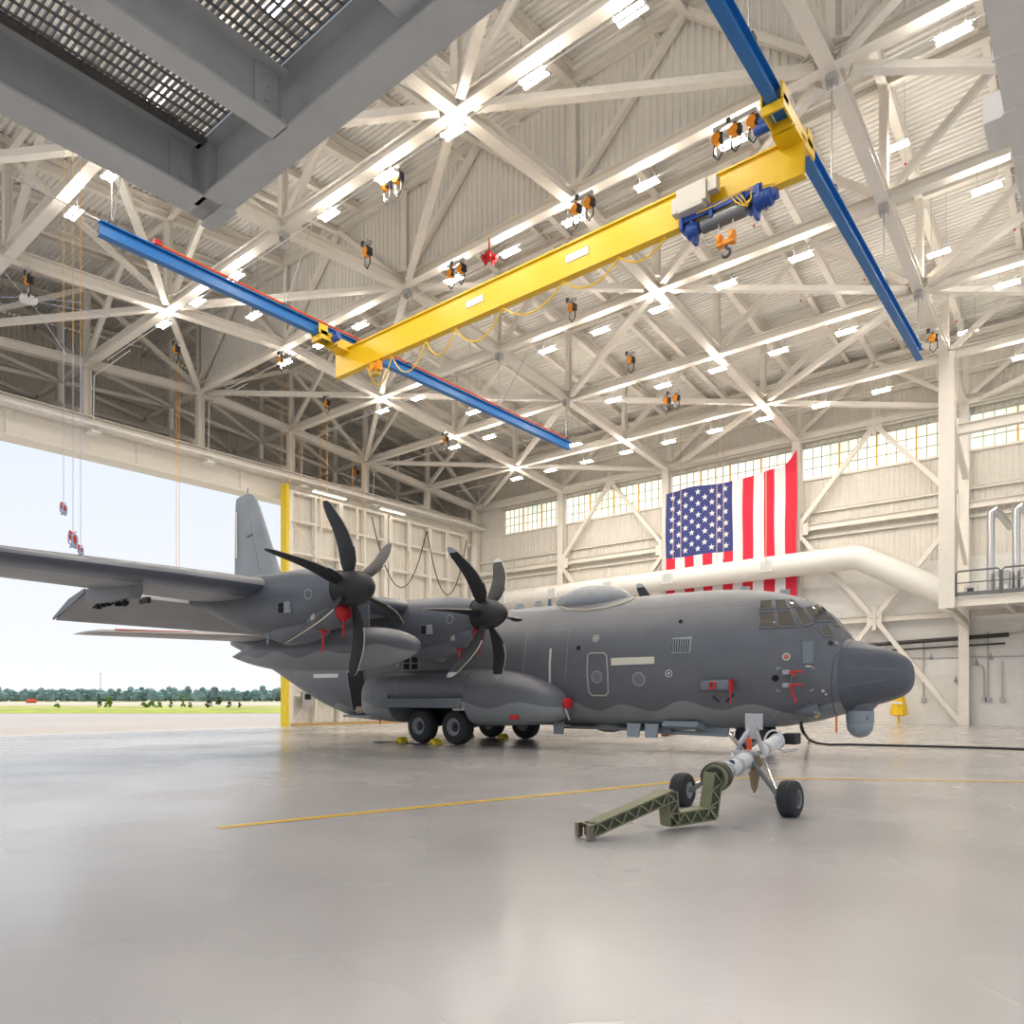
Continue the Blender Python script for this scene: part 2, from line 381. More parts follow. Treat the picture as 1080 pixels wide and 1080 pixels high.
# header over the hangar door and the space behind it
mb = MB(); mb.ibeam((XD, -3, 17.75), (XD, YJ[-1], 17.75), .6, .62, .05); tag(mb.build('header_beam', STEEL, smooth=0), 'deep cream header beam above the hangar door opening', 'beam')
mb = MB(); mb.box((XD-.75, 24, 16.75), (.5, 56, 1.5)); 
for y in range(0, 50, 7): mb.box((XD-.45, y, 16.7), (.15,.3,1.4))
mb.box((XD-.45, 24, 16.05), (.25, 56, .12)); mb.box((XD-.45, 24, 17.4), (.25,56,.12))
mb.box((XD-.75, 24, 15.96), (1.35, 56, .1))
struct(mb.build('trim_1', STEEL, smooth=0))
mb = MB(); n = 170; rows = [[], []]
for k_ in range(n+1):
    for f, d in ((0,0),(.4,0),(.5,1),(.9,1)):
        y = -3+(55)*min(1, (k_+f)/n); rows[0].append(V((XD+.2, y, 17.32+d*.05))); rows[1].append(V((XD+1.05, y, 17.32+d*.05)))
mb.loft(rows, cap=False, closed=False); mb.box((XD+1.08, 24.5, 17.36), (.06, 55, .14))
tag(mb.build('catwalk', DECK, smooth=0), 'narrow corrugated catwalk along the header beam over the door', 'catwalk')
struct(ribbed(-3, YW, lambda a: 18.4, lambda a: hd(a), -54.6, .30, .05, 'y').build('wall_left', WALLU, smooth=0))
mb = MB(); mb.box((-51, 24.6, 18.42), (7.2, 55.2, .1)); struct(mb.build('trim_2', WALLU, smooth=0))
mb = MB(); mb.box((-54.6, 52.5, 9), (.3, 1.2, 19)); struct(mb.build('trim_3', WALLU, smooth=0))
for z in (19.6, 21.2, 22.8):
    mb = MB(); mb.ibeam((-54.3, -3, z), (-54.3, YW-.4, z), .2, .25, .03)
    tag(mb.build('wall_girt', STEEL, smooth=0), 'beam on the shadowed wall behind the door header, %s' % {19.6:'lowest',21.2:'middle',22.8:'highest'}[z], 'beam', 'girts behind the header')
for j, y in enumerate(YJ):
    mb = MB(); mb.ibeam((XD, y, 18.05), (XD, y, hc(y)-.2), .42, .42, .04, up=(0,1,0))
    tag(mb.build('header_post', STEEL, smooth=0), 'short post between header beam and leftmost truss, %s from the near side' % ORD[j], 'post', 'header posts')
    t = thing('outrigger_frame', (-50.5, y, 18.5), 'shadowed outrigger frame behind the door header, %s from the near side' % ORD[j], 'frame', 'outrigger frames')
    for p, q in (((XD, y, hc(y)), (-54.2, y, hc(y))), ((XD, y, 18.3), (-54.2, y, hc(y))), ((-50.3, y, 18.5), (-50.3, y, hd(y))), ((XD, y, ht(y)), (-54.2, y, ht(y))), ((XD, y, hc(y)), (-54.2, y, ht(y)))):
        mb = MB(); mb.beam(p, q, .25, .28); mb.build('frame_member', STEEL, t, smooth=0)
    if j+1 < len(YJ):
        y2 = YJ[j+1]
        mb = MB(); mb.beam((-46.6, y, hc(y)), (-50.3, y2, hc(y2)), .2, .22); mb.beam((-50.3, y, hc(y)), (-50.3, y2, hc(y2)), .2, .25); mb.beam((-50.3, y, hc(y)), (-54.2, y2, hc(y2)), .2, .22); mb.build('tie_beam', STEEL, t, smooth=0)
# corner column by the door and the cage ladder beyond it
mb = MB(); mb.ibeam((XD, YW-.6, -.1), (XD, YW-.6, 19.4), .55, .6, .04, up=(0,1,0)); 
x = -47.6
m2 = MB()
for dx in (-.5, .5): m2.box((x+dx-.4, YW-.6, 10), (.12,.12,20))
for k_ in range(22): m2.box((x-.4, YW-.6, .6+k_*.9), (1.3,.5,.12)); m2.beam((x-.9,YW-.6,.6+k_*.9),(x+.1,YW-.6,1.5+k_*.9),.08,.08)
tag(m2.build('lattice_tower', STEEL, smooth=0), 'tall narrow lattice of rungs beside the corner column at the door end', 'lattice')

# ---------------------------------------------------------------- hangar door leaves (stacked at the far side of the opening)
XDR = -45.75; ZB = -.39
def door_leaf(y0, y1, zt, n):
    w = struct(bpy.data.objects.new('door_%d' % n, None)); C.objects.link(w); w.location = (XDR, (y0+y1)/2, ZB)
    mb = MB(); rows = [[], []]; pitch = .55; k = int((y1-y0)/pitch)
    for i in range(k+1):
        for f, d in ((0,0),(.45,0),(.5,1),(.95,1)):
            y = y0+(y1-y0)*min(1,(i+f)/k); rows[0].append(V((XDR-.35-.03*d, y, ZB))); rows[1].append(V((XDR-.35-.03*d, y, zt)))
    mb.loft(rows, cap=False, closed=False); mb.build('door_skin', WALLU, w, smooth=0)
    mb = MB()
    ny = 4
    for i in range(ny+1):
        y = y0+(y1-y0)*i/ny; ww = .36 if i in (0, 2, 4) else .14
        mb.box((XDR, min(max(y, y0+ww/2), y1-ww/2), (ZB+zt)/2), (.42, ww, zt-ZB))
    for z in (ZB+.12, 1.9, 4.6, 7.2, 9.7, 12.1, 14.4, zt-.1):
        mb.box((XDR+.05, (y0+y1)/2, z), (.3, y1-y0, .16))
    mb.build('door_frame', STEEL, w, smooth=0)
    mb = MB()
    for a, bb in ((y0, (y0+y1)/2), ((y0+y1)/2, y1)):
        mb.beam((XDR+.28, a+.2, 14.3), (XDR+.28, bb-.2, 9.8), .06, .06) if a == y0 else mb.beam((XDR+.28, bb-.2, 14.3), (XDR+.28, a+.3, 7.3), .06, .06)
        mb.beam((XDR+.28, a+.2, ZB+.2), (XDR+.28, bb-.2, 4.6), .06, .06)
    mb.build('tie_rod', STEEL, w, smooth=0)
    return w
d1 = door_leaf(30.85, 40.1, 16.55, 1); d2 = door_leaf(40.25, 49.6, 16.45, 2)
mb = MB(); mb.box((XDR-.1, 30.72, (ZB+16.9)/2), (.7, .22, 16.9-ZB)); mb.build('door_edge_strip', YELD, d1, smooth=0)
mb = MB(); mb.box((XDR+.4, 36.5, ZB+.12), (.12, 11, .22)); mb.build('door_kick_strip', mat('tan_strip', (.55,.36,.15), .6), d1, smooth=0)
for y in (33.5, 36.9, 42.3, 46.8):
    mb = MB(); mb.box((XDR+.3, y, 15.2), (.12,.16,2.6)); mb.build('guide_bracket', STEEL, d1 if y < 40 else d2, smooth=0)
mb = MB(); mb.box((XDR+.3, 32.3, 1.6), (.25,.9,1.1)); o = mb.build('control_box', GALV, d1, smooth=0); lab(o, 'grey electrical control box on the door leaf')
mb = MB(); mb.box((XDR+.44, 32.3, 1.75), (.06,.5,.4)); mb.build('control_face', DBLK, o, smooth=0)
mb = MB()
for (ya, yb) in ((38.2, 44.2), (44.2, 49.2)):
    mb.tube([(XDR+.5, lerp(ya, yb, t/14), 15.9-5.2*(1-(2*t/14-1)**2)) for t in range(15)], .05, 6)
tag(mb.build('festoon_cable', mat('cable_grey', (.10,.10,.10), .6)), 'dark power cable looping down twice between the door posts', 'cable')
# ---------------------------------------------------------------- lights
LAMP = mat('lamp_glow', (1,1,1), .5, emit=(1,.91,.80), estr=82.0)
fx = []
for j, y in ((1, 11.0), (2, 17.9), (3, 24.95), (4, 32.0), (5, 38.7), (6, 45.8)):
    for k in range(12):
        x = -3.55-3.29*k
        if j < 2:  # unseen near row, added along the grid to fill the aircraft's near side
            if k > 7: continue
            fx.append((x+3.29*2*(j < 1), y, hc(y)-1.0, j, k)); continue
        if k == 1 or (k == 7 and j < 6) or k == 11: continue
        if j == 2 and k == 0: continue
        if j == 4 and k == 8: continue
        fx.append((x, y-.35 if j != 3 else y-.5, hc(y)-1.0, j, k))
def fixture(x, y, z, label, drop):
    t = thing('light_fixture', (x, y, z), label, 'light', 'twin-tube lights hung in rows between the trusses')
    mb = MB()
    for dx in (-.45, 0, .45): mb.box((x+dx, y, z+.02), (.03, .38, .06))
    mb.box((x, y, z+.07), (.92, .06, .05)); mb.build('housing', WHT, t, smooth=0)
    for s in (-1, 1):
        mb = MB(); mb.box((x, y+s*.12, z), (.88, .09, .04)); mb.build('lamp_tube', LAMP, t, smooth=0)
        A = bpy.data.lights.new('tube_glow', 'AREA'); A.shape = 'RECTANGLE'; A.size = .86; A.size_y = .085; A.energy = 52; A.color = (1,.93,.84)
        ao = bpy.data.objects.new('tube_glow', A); C.objects.link(ao); ao.parent = t; ao.location = (0, s*.12, -.025)
        mb = MB(); mb.tube([(x+s*.3, y, z+.08), (x+s*.3, y, z+drop)], .012, 5); mb.build('hanger_wire', GALV, t, smooth=0)
    return t
LROW = {-1:'the edge row behind the camera', 0:'the row above the camera', 1:'the added fill row above the grey platform',2:'the row over the wing', 3:'the row along the ridge', 4:'the first row beyond the ridge', 5:'the second row beyond the ridge', 6:'the row nearest the far wall'}
for x, y, z, j, k in fx:
    fixture(x, y, z, 'glowing twin-tube light in %s, %s place from the right' % (LROW[j], ORD[k]), .85)
extra = [((78,225), 11.0, 19.6), ((945,155), 31.7, 23.2), ((990,267), 38.6, 22.), ((1021,350), 45.6, 21.1), ((268,333), 20.1, 20.3), ((499,435), 35., 19.8), ((607,469), 42.5, 19.2)]
EN = ['leftmost hangar light by the end of the left blue rail', 'hangar light on long hangers right of the right blue rail, highest', 'hangar light on long hangers right of the right blue rail, middle', 'hangar light on long hangers above the right wall column','hangar light just above the left blue rail','hangar light below the left blue rail end','hangar light at the far end of the left blue rail']
for (p, y, z), e in zip(extra, EN):
    q = atY(*p, y); fixture(q.x, y, q.z, 'glowing twin-tube '+e, hd(y)-q.z)
# small conduit lines joining each row
mcount = 0
for j, y in ((2,17.9),(3,24.95),(4,32.),(5,38.7),(6,45.8)):
    yy = y-.35 if j != 3 else y-.5
    mb = MB(); mb.tube([(2, yy, hc(y)-.88), (-43, yy, hc(y)-.88)], .022, 6)
    tag(mb.build('light_conduit', WHT, smooth=0), 'thin white conduit linking the lights of %s' % LROW[j], 'conduit', 'light conduits')
for j, y in enumerate((17.9, 24.9, 32., 38.7)):
    mb = MB(); mb.tube([(-41, y, hc(y)-.8), (-45.6, y, hc(y)-.9), (-45.7, y, 17.0)], .03, 6); mb.box((-45.7, y, 16.95), (.8,.5,.12))
    tag(mb.build('lamp_drop', WHT, smooth=0), 'white drop pipe and small unlit lamp at the door header, %s from near' % ORD[j], 'lamp', 'unlit lamps by the header')
for n_, (ya, yb) in enumerate(((32.6, 35.6), (39.0, 41.6))):
    t = thing('strip_light', (XD+1.2, (ya+yb)/2, 16.7), 'long glowing strip light above the door leaves, %s' % ('nearer one' if n_ == 0 else 'farther one'), 'light', 'strip lights over the doors')
    mb = MB(); mb.box((XD+1.25, (ya+yb)/2, 16.78), (.3, yb-ya, .12)); mb.build('housing', WHT, t, smooth=0)
    mb = MB(); mb.box((XD+1.25, (ya+yb)/2, 16.7), (.22, yb-ya-.1, .06)); mb.build('lamp_tube', mat('lamp_soft', (1,1,1), .5, emit=(1,.88,.68), estr=2.5), t, smooth=0)
# sprinkler pipes
for j, y in enumerate((21.2, 28.3, 35.2, 42.1, 48.6)):
    mb = MB(); mb.tube([(8, y, hd(y)-1.3), (-45, y, hd(y)-1.3)], .03, 6)
    sp_ = tag(mb.build('sprinkler_pipe', WHT, smooth=0), 'thin sprinkler pipe under the roof, %s from the near side' % ORD[j], 'pipe', 'sprinkler pipes')
    for k in range(6):
        x = -3.6-3.3*k; s = MB(); s.tube([(x, y, hd(y)-1.3), (x, y, hd(y)-.85)], .012, 5); s.mi = 1; s.sphere((x, y, hd(y)-1.36), .055, 8)
        s.build('sprinkler_head', [GALV, RED], sp_)
# ---------------------------------------------------------------- underslung crane
RZ0, RZ1 = 17.27, 17.76; XL, XR = -26.6, -6.95
def rail(x, ya, yb, label, hang):
    t = thing('crane_rail', (x, (ya+yb)/2, RZ0), label, 'crane rail')
    mb = MB(); mb.ibeam((x, ya, (RZ0+RZ1)/2), (x, yb, (RZ0+RZ1)/2), .30, RZ1-RZ0, .04); mb.build('rail_beam', BLUE, t, smooth=0)
    for y in hang:
        mb = MB(); mb.tube([(x, y, RZ1), (x, y, hc(y)-.28)], .025, 6); mb.build('hanger_rod', GALV, t)
        mb = MB(); mb.box((x, y, hc(y)-.36), (.32,.36,.2)); mb.box((x-.14,y,hc(y)-.5),(.05,.3,.2)); mb.box((x+.14,y,hc(y)-.5),(.05,.3,.2)); mb.build('hanger_clamp', GALV, t, smooth=0)
        mb = MB(); mb.box((x, y, RZ1+.06), (.3,.25,.12)); mb.build('rail_clip', RIMD, t, smooth=0)
    return t
rl = rail(XL, 10.6, 38.45, 'long blue crane rail on the left with red and green cables', [11.0, 17.8, 24.7, 31.6, 38.1])
rr = rail(XR, 6.0, 38.5, 'long blue crane rail on the right, seen from below', [11., 17.8, 24.7, 31.6, 38.2])
mb = MB(); mb.tube([(XL+.05, 12.6, RZ1+.12), (XL+.05, 38.3, RZ1+.12)], .045, 6); lab(mb.build('conductor_bar', REDB, rl), 'red conductor bar')
mb = MB(); mb.tube([(XL-.1, 12.6, RZ1+.2), (XL-.1, 38.3, RZ1+.2)], .03, 6); lab(mb.build('cable', GRN, rl), 'green cable')
mb = MB(); mb.box((XL+.14, 12.5, RZ1+.12), (.1,.25,.16)); mb.build('end_cap', RED, rl, smooth=0)
for j, (a, bb) in enumerate((((XL, 17.8, RZ1), (XL+2.4, 17.8, hc(17.8))), ((XL, 31.6, RZ1), (XL+2.6, 31.6, hc(31.6))), ((XL, 11, RZ1), (XL+1.4, 11.0, hc(11))), ((XL, 11, RZ1), (XL-3.6, 6.2, hc(6))))):
    mb = MB(); mb.tube([a, bb], .022, 6); mb.build('sway_rod', GALV, rl)
BY, BZ0, BZ1 = 21.0, 16.07, 17.17; BXL, BXR = -27.25, -6.62
def end_truck(x, name):
    t = []
    mb = MB()
    for s in (-1, 1):
        mb.box((x+s*.27, BY-.3, RZ0-.02), (.05, 2.6, .34))
        for yy in (-1.45, .85): mb.box((x+s*.27, BY-.3+yy*.9+.15, RZ0+.2), (.05,.45,.42))
    for yy in (-1.3, -.55, .1, .7): mb.box((x, BY-.3+yy, RZ0-.14), (.56,.07,.24))
    mb.box((x, BY-.1, RZ0-.22), (.62, 1.3, .12))
    return mb
cr_ = thing('bridge_crane', ((BXL+BXR)/2, BY, BZ0), 'long yellow crane bridge beam hung across the two blue rails', 'crane')
mb = MB(); mb.ibeam((BXL, BY, (BZ0+BZ1)/2), (BXR, BY, (BZ0+BZ1)/2), .30, BZ1-BZ0, .035); mb.build('bridge_beam', YEL, cr_, smooth=0)
mb = MB(); mb.ibeam((BXL, BY, BZ1-.02), (BXR, BY, BZ1-.02), .38, .06, .03); mb.build('cover_plate', YEL, cr_, smooth=0)
# web skin so the near face reads as a deep plate
mb = MB(); mb.box(((BXL+BXR)/2, BY-.10, (BZ0+BZ1)/2), (BXR-BXL-.02, .03, BZ1-BZ0-.10)); mb.build('web_plate', YEL, cr_, smooth=0)
PLATE = mat('maker_plate', (.66,.70,.74), .5)
def bx(px, py): return atY(px, py, BY-.17).x
for a, bb in ((491, 509), (596, 620)):
    xa, xb = bx(a, 300), bx(bb, 300)
    mb = MB(); mb.box(((xa+xb)/2, BY-.13, BZ0+.60), (xb-xa, .02, .26)); lab(mb.build('name_plate', PLATE, cr_, smooth=0), 'pale plate on the yellow beam')
for x, nm in ((XL, 'left'), (XR, 'right')):
    o = end_truck(x, nm).build('end_truck', YEL, cr_, smooth=0)
    for s in (-1, 1):
        for yy in (-1.25, .75):
            mb = MB(); mb.lathe([(-.03,.13),(.03,.13),(.03,.1),(.06,.1)], (x+s*.17, BY-.3+yy, RZ0+.17), (s,0,0), 16); mb.build('truck_wheel', RIMD, o)
    mb = MB(); sx = -.55 if x == XR else .55
    mb.lathe([(0,.14),(.34,.14),(.36,.11),(.42,.11)], (x+sx*.55, BY-.95, RZ0-.05), (sx,0,0), 16); mb.box((x+sx*.9, BY-.95, RZ0+.14), (.22,.16,.12)); mb.build('drive_motor', BLUED, o)
# hoist trolley
hx = atY(766, 225, BY-.5).x
h = thing('hoist_trolley', (hx, BY-.3, BZ0-.6), 'blue wire-rope hoist trolley with grey cabinet on the yellow beam', 'hoist')
mb = MB(); mb.box((hx-1.05, BY-.46, BZ0+.50), (.95,.34,.62)); mb.box((hx-1.05, BY-.46, BZ0+.12), (.8,.5,.16)); mb.box((hx-1.62, BY-.4, BZ0+.42), (.2,.3,.46)); mb.box((hx-.42, BY-.42, BZ0+.62), (.28,.28,.42)); lab(mb.build('control_cabinet', mat('cabinet_beige', (.60,.57,.50), .45), h, smooth=0, bevel=.015), 'beige steel control cabinet')
mb = MB()
mb.box((hx-.25, BY-.38, BZ0-.02), (2.5,.07,.20)); mb.box((hx-.25, BY+.30, BZ0-.02), (2.5,.07,.20))
for dx in (-1.45, -.5, .45, .9): mb.box((hx+dx, BY-.1, BZ0-.13), (.10,.75,.36))
for dx in (-1.15, .75): mb.prof((hx+dx-.05, BY-.1, BZ0-.38), (hx+dx+.05, BY-.1, BZ0-.38), [(-.3,.3),(.3,.3),(.12,-.32),(-.12,-.32)])
lab(mb.build('trolley_frame', BLUED, h, smooth=0), 'blue trolley frame')
mb = MB(); mb.lathe([(0,.21),(1.35,.21)], (hx-.85, BY-.22, BZ0-.34), (1,0,0), 20)
for k in range(26): mb.lathe([(0,.225),(.025,.225)], (hx-.85+.05*k, BY-.22, BZ0-.34), (1,0,0), 14, cap=False)
lab(mb.build('rope_drum', mat('rope_drum_grey', (.22,.23,.24), .4, .5), h), 'grey grooved rope drum')
mb = MB(); mb.lathe([(0,.12),(.08,.24),(.5,.24),(.56,.15),(.66,.15)], (hx+.72, BY-.22, BZ0-.30), (1,0,0), 20); m9 = MB(); m9.lathe([(0,.15),(-.1,.22),(-.36,.22),(-.44,.12)], (hx-.95, BY-.22, BZ0-.34), (1,0,0), 20); m9.build('gearbox', BLUED, h)
for k in range(6): mb.lathe([(0,.26),(.02,.26)], (hx+.85+.06*k, BY-.22, BZ0-.30), (1,0,0), 14)
mb.box((hx+.45, BY-.25, BZ0-.05), (.3,.3,.2)); lab(mb.build('hoist_motor', BLUED, h), 'blue finned motor')
mb = MB()
for dx in (-.32, .12): mb.tube([(hx+dx, BY-.30, BZ0-.5), (hx+dx*.9, BY-.30, BZ0-1.0)], .016, 6)
mb.build('wire_rope', GALV, h)
mb = MB()
for dx in (-.28, .10):
    mb.lathe([(-.05,.16),(.05,.16)], (hx+dx, BY-.30, BZ0-1.05), (1,0,0), 16); mb.box((hx+dx, BY-.30, BZ0-1.06), (.16,.22,.34))
mb.box((hx-.09, BY-.30, BZ0-1.15), (.36,.14,.14)); ob = mb.build('hook_block', ORNG, h, bevel=.01)
mb = MB(); cx_, cz_ = hx-.09, BZ0-1.45
mb.tube([(cx_, BY-.3, cz_+.26), (cx_, BY-.3, cz_+.15)]+[(cx_+.12*math.sin(a), BY-.3, cz_+.12*math.cos(a)) for a in [R(q) for q in range(10, 300, 20)]], [.035,.05]+[.045]*12+[.035,.02,.01], 8); mb.build('hook', RIMD, ob)
mb = MB()
for q in range(3):
    mb.tube([(hx+.15+.12*q, BY-.45, BZ0-.02), (hx+.3+.12*q, BY-.52, BZ0-.25), (hx+.5+.06*q, BY-.5, BZ0-.42-.04*q), (hx+.72, BY-.46, BZ0-.28), (hx+.7, BY-.4, BZ0+.0)], .02, 6)
mb.tube([(hx-.9, BY-.56, BZ0-.1), (hx-.3, BY-.5, BZ0-.06), (hx+.5, BY-.5, BZ0+.0), (hx+1.3, BY-.2, BZ0+.02)], .02, 6)
mb.build('yellow_cable', YEL, h)
# festoon loops under the beam
fxs = [bx(p, 350) for p in (385, 411, 447, 478, 528, 592, 651, 700)]
for k, (a, bb) in enumerate(zip(fxs, fxs[1:])):
    dp = [1.0, .95, .8, .85, .62, .55, .42][k]
    mb = MB(); mb.tube([(lerp(a, bb, t/12), BY-.05, BZ0-.05-dp*(1-(2*t/12-1)**2)) for t in range(13)], .028, 6)
    tag(mb.build('festoon_cable', YEL), 'yellow cable loop hanging under the yellow beam, %s from its left end' % ORD[k], 'cable', 'festoon cable loops')
mb = MB(); xx = bx(394, 360); mb.box((xx, BY-.05, BZ0-.35), (.4,.3,.5)); mb.mi = 1; mb.box((xx+.3, BY-.1, BZ0-.25), (.16,.2,.4)); mb.lathe([(-.1,.16),(.1,.16)], (xx+.05, BY-.22, BZ0-.3), (0,1,0), 14)
tag(mb.build('junction_box', [mat('ochre_box', (.55,.36,.06), .5), ORNG], smooth=0, bevel=.01), 'ochre junction box hanging by the left end of the yellow beam', 'box')
# ---------------------------------------------------------------- grey steel platform, overhead near the camera
PZ = 7.15
pf = thing('overhead_platform', (-6, 3, PZ), 'grey steel platform of bolted beams and open grating, overhead at top left', 'platform')
def gbeam(p, q, w, hgt, name='platform_beam', rz=PZ):
    mb = MB(); mb.ibeam((p[0], p[1], rz+hgt/2), (q[0], q[1], rz+hgt/2), w, hgt, .03); return mb.build(name, GREYST, pf, smooth=0)
gbeam((-8.0, 4.36), (6.0, 4.36), .34, .66); gbeam((-8.0, -1.0), (-8.0, 4.55), .40, .66)
for x in (-6.34, -4.5, -2.7): gbeam((x, -1.0), (x, 4.2), .25, .55, rz=PZ+.12 if x > -6 else PZ)
mb = MB(); mb.box((-8.0, 4.48, PZ-.015), (.52,.16,.03)); mb.box((-8.0,4.38,PZ+.32),(.42,.3,.64)); mb.build('corner_cap', GREYST, pf, smooth=0)
for (x0, x1) in ((-7.85, -6.45), (-6.36, -4.6), (-4.5, -2.8)):
    mb = MB(); z = PZ+.62; k = 0
    y = -.9
    while y < 4.15: mb.box(((x0+x1)/2, y, z), (x1-x0, .006, .035)) if False else None; y += .1
    x = x0
    while x < x1: mb.box((x, 1.6, z+.0), (.008, 5.1, .03)); x += .15
    y = -.9
    while y < 4.2: mb.box(((x0+x1)/2, y, z), (x1-x0, .009, .045)); y += .058
    mb.build('grating_panel', GRATE, pf, smooth=0)
mb = MB()
for x, y in ((-7.72, 2.5), (-7.72, 2.9), (-7.72, 3.55), (-7.72, 3.8)):
    for dy in (-.03, .03): mb.tube([(x, y+dy, PZ+.62), (x, y+dy, PZ+.5)], .012, 6)
mb.build('grating_clip', GRATE, pf)
mb = MB(); mb.box((-7.78, 1.6, PZ+.60), (.1, 5.2, .04)); mb.build('grating_seat', GRATE, pf, smooth=0)
mb = MB()
for x in (-8.0, -6.34):
    mb = MB(); mb.box((x+.03, 4.02, PZ+.33), (.02,.24,.5)); o = mb.build('bolted_plate', GREYST, pf, smooth=0)
    for z in (.2, .33, .46):
        mb = MB(); mb.lathe([(0,.024),(.03,.024)], (x+.04, 4.02, PZ+z), (1,0,0), 6); mb.build('bolt', GREYST, o, smooth=0)
# ---------------------------------------------------------------- big pale rectangular duct at the right, round duct, far platform
mb = MB(); x0 = -1.5
mb.box((x0+1.5, 15, 12.6), (3.0, 14, 1.2))
for k in range(10): mb.box((x0+1.5, 8.6+1.42*k, 12.6), (3.06, .05, 1.26))
tag(mb.build('air_duct', mat('duct_pale', (.78,.76,.73), .45), smooth=0), 'large pale rectangular air duct high at the right edge', 'duct')
mb = MB(); mb.box((x0-.17, 16.4, 12.35), (.35, .95, .5)); tag(mb.build('duct_box', WHT, smooth=0), 'small white box on the left side of the large rectangular duct', 'box')
DM = mat('white_duct', (.80,.78,.73), .4)
dt = thing('round_duct', (-25, 50.3, 10.4), 'fat white round ventilation duct crossing in front of the flag', 'duct')
r_ = .77; mb = MB()
path = [(-44.5, 50.3, 10.25), (-13.2, 50.3, 10.6)]+[(-13.2+2.4*math.sin(R(a)), 50.3, 10.6-(1-math.cos(R(a)))*2.4) for a in (8, 16, 24, 31)]+[(-7.45, 50.3, 7.65)]
mb.tube(path, r_, 28); mb.build('duct_pipe', DM, dt)
mb = MB()
for k in range(12):
    x = -43+2.6*k; zz = 10.25+.35*(x+44.5)/30.3; mb.lathe([(-.04,r_+.02),(.04,r_+.02)], (x, 50.3, zz), (1,0,0), 28)
mb.build('duct_seam', DM, dt)
for x in (-41.4, -36.0, -30.6, -25.5, -18.2):
    zz = 10.25+.35*(x+44.5)/30.3
    mb = MB(); mb.box((x, 50.3-r_-.02, zz), (.8,.16,.78)); o = mb.build('duct_grille', WHT, dt, smooth=0)
    mb = MB(); 
    for q in range(7): mb.box((x-.3+.1*q, 50.3-r_-.11, zz), (.03,.03,.64))
    lab(mb.build('grille_slats', GALV, o, smooth=0), 'grey louvre slats')
ft = thing('equipment_platform', (-1, 46, 6.5), 'cream steel platform on the far wall at the right edge', 'platform')
mb = MB(); mb.box((2.6, 48.6, 6.95), (19.2, 6.6, .12)); mb.build('platform_deck', WALLL, ft, smooth=0)
mb = MB(); mb.ibeam((-7.0, 45.3, 6.72), (12, 45.3, 6.72), .3, .5, .04); mb.ibeam((-6.85, 45.3, 6.5), (-6.85, YW-.3, 6.1), .3, .4, .04)
for x in (-4.4, -1.9, .6): mb.ibeam((x, 45.4, 6.7), (x, YW-.3, 6.7), .2, .35, .03)
mb.build('platform_beam', STEEL, ft, smooth=0)
mb = MB(); mb.ibeam((-6.85, 45.3, 6.4), (-6.85, 45.3, hc(45.3)), .75, .7, .05, up=(0,1,0)); tag(mb.build('hanging_column', STEEL, smooth=0), 'tall cream column ending on the platform at the right, top under the roof truss', 'column')
mb = MB(); mb.beam((-6.85, 45.6, 17.2), (-6.85, YW-.5, 14.8), .3, .3); mb.beam((-6.85, 45.6, 12.9), (-6.85, YW-.5, 9.6), .2,.2); tag(mb.build('knee_brace', STEEL, smooth=0), 'knee brace between the tall hanging column and the wall column', 'brace')
mb = MB(); mb.ibeam((-6.4, 45.5, 15.9), (8, 45.5, 15.9), .4, .55, .04); tag(mb.build('tie_beam', STEEL, smooth=0), 'heavy cream beam running right from the hanging column', 'beam')
PIPE = mat('rail_grey_pipe', (.16,.17,.17), .4)
for k in range(5):
    a = -6.45+2.05*k; bb = a+1.95; t = thing('guard_rail', (a, 45.2, 7.0), 'grey tubular guard rail section on the far platform, %s from the left' % ORD[k], 'guard rail', 'guard rail sections')
    mb = MB(); mb.tube([(a, 45.2, 7.0), (a, 45.2, 8.2), (a+.12, 45.2, 8.32), (bb-.12, 45.2, 8.32), (bb, 45.2, 8.2), (bb, 45.2, 7.0)], .05, 8); mb.tube([(a, 45.2, 7.7), (bb, 45.2, 7.7)], .035, 8); mb.build('rail_tube', PIPE, t)
    mb = MB(); mb.box(((a+bb)/2, 45.2, 7.12), (bb-a, .04, .2)); mb.build('toe_board', PIPE, t, smooth=0)
for k, x in enumerate((-5.15, -4.0)):
    t = thing('exhaust_stack', (x, 47.5, 7), 'shiny vertical exhaust pipe on the far platform, %s one' % ('left' if k == 0 else 'right'), 'pipe', 'shiny exhaust pipes')
    mb = MB(); mb.tube([(x, 47.5, 7.0), (x, 47.5, 11.7), (x+.12, 47.6, 11.9), (x+.35, 48.2, 11.7), (x+.75, 49.2, 11.1)], .19, 16); mb.build('pipe', CHROME, t)
    mb = MB(); mb.box((x+.58, 47.2, 7.75), (.66,.8,1.3)); mb.mi = 1; mb.box((x+.5, 46.78, 7.8), (.3,.06,.5)); mb.box((x+.75, 46.78, 7.5), (.16,.06,.3)); mb.build('burner_unit', [GALV, WHT], t, smooth=0)
mb = MB(); mb.box((-5.9, 46.3, 7.35), (.6,.5,.6)); mb.mi = 1; mb.box((-5.9, 46.02, 7.4), (.3,.04,.2)); tag(mb.build('small_unit', [WHT, RIMD], smooth=0), 'small white unit on the far platform beside its left rail', 'equipment')
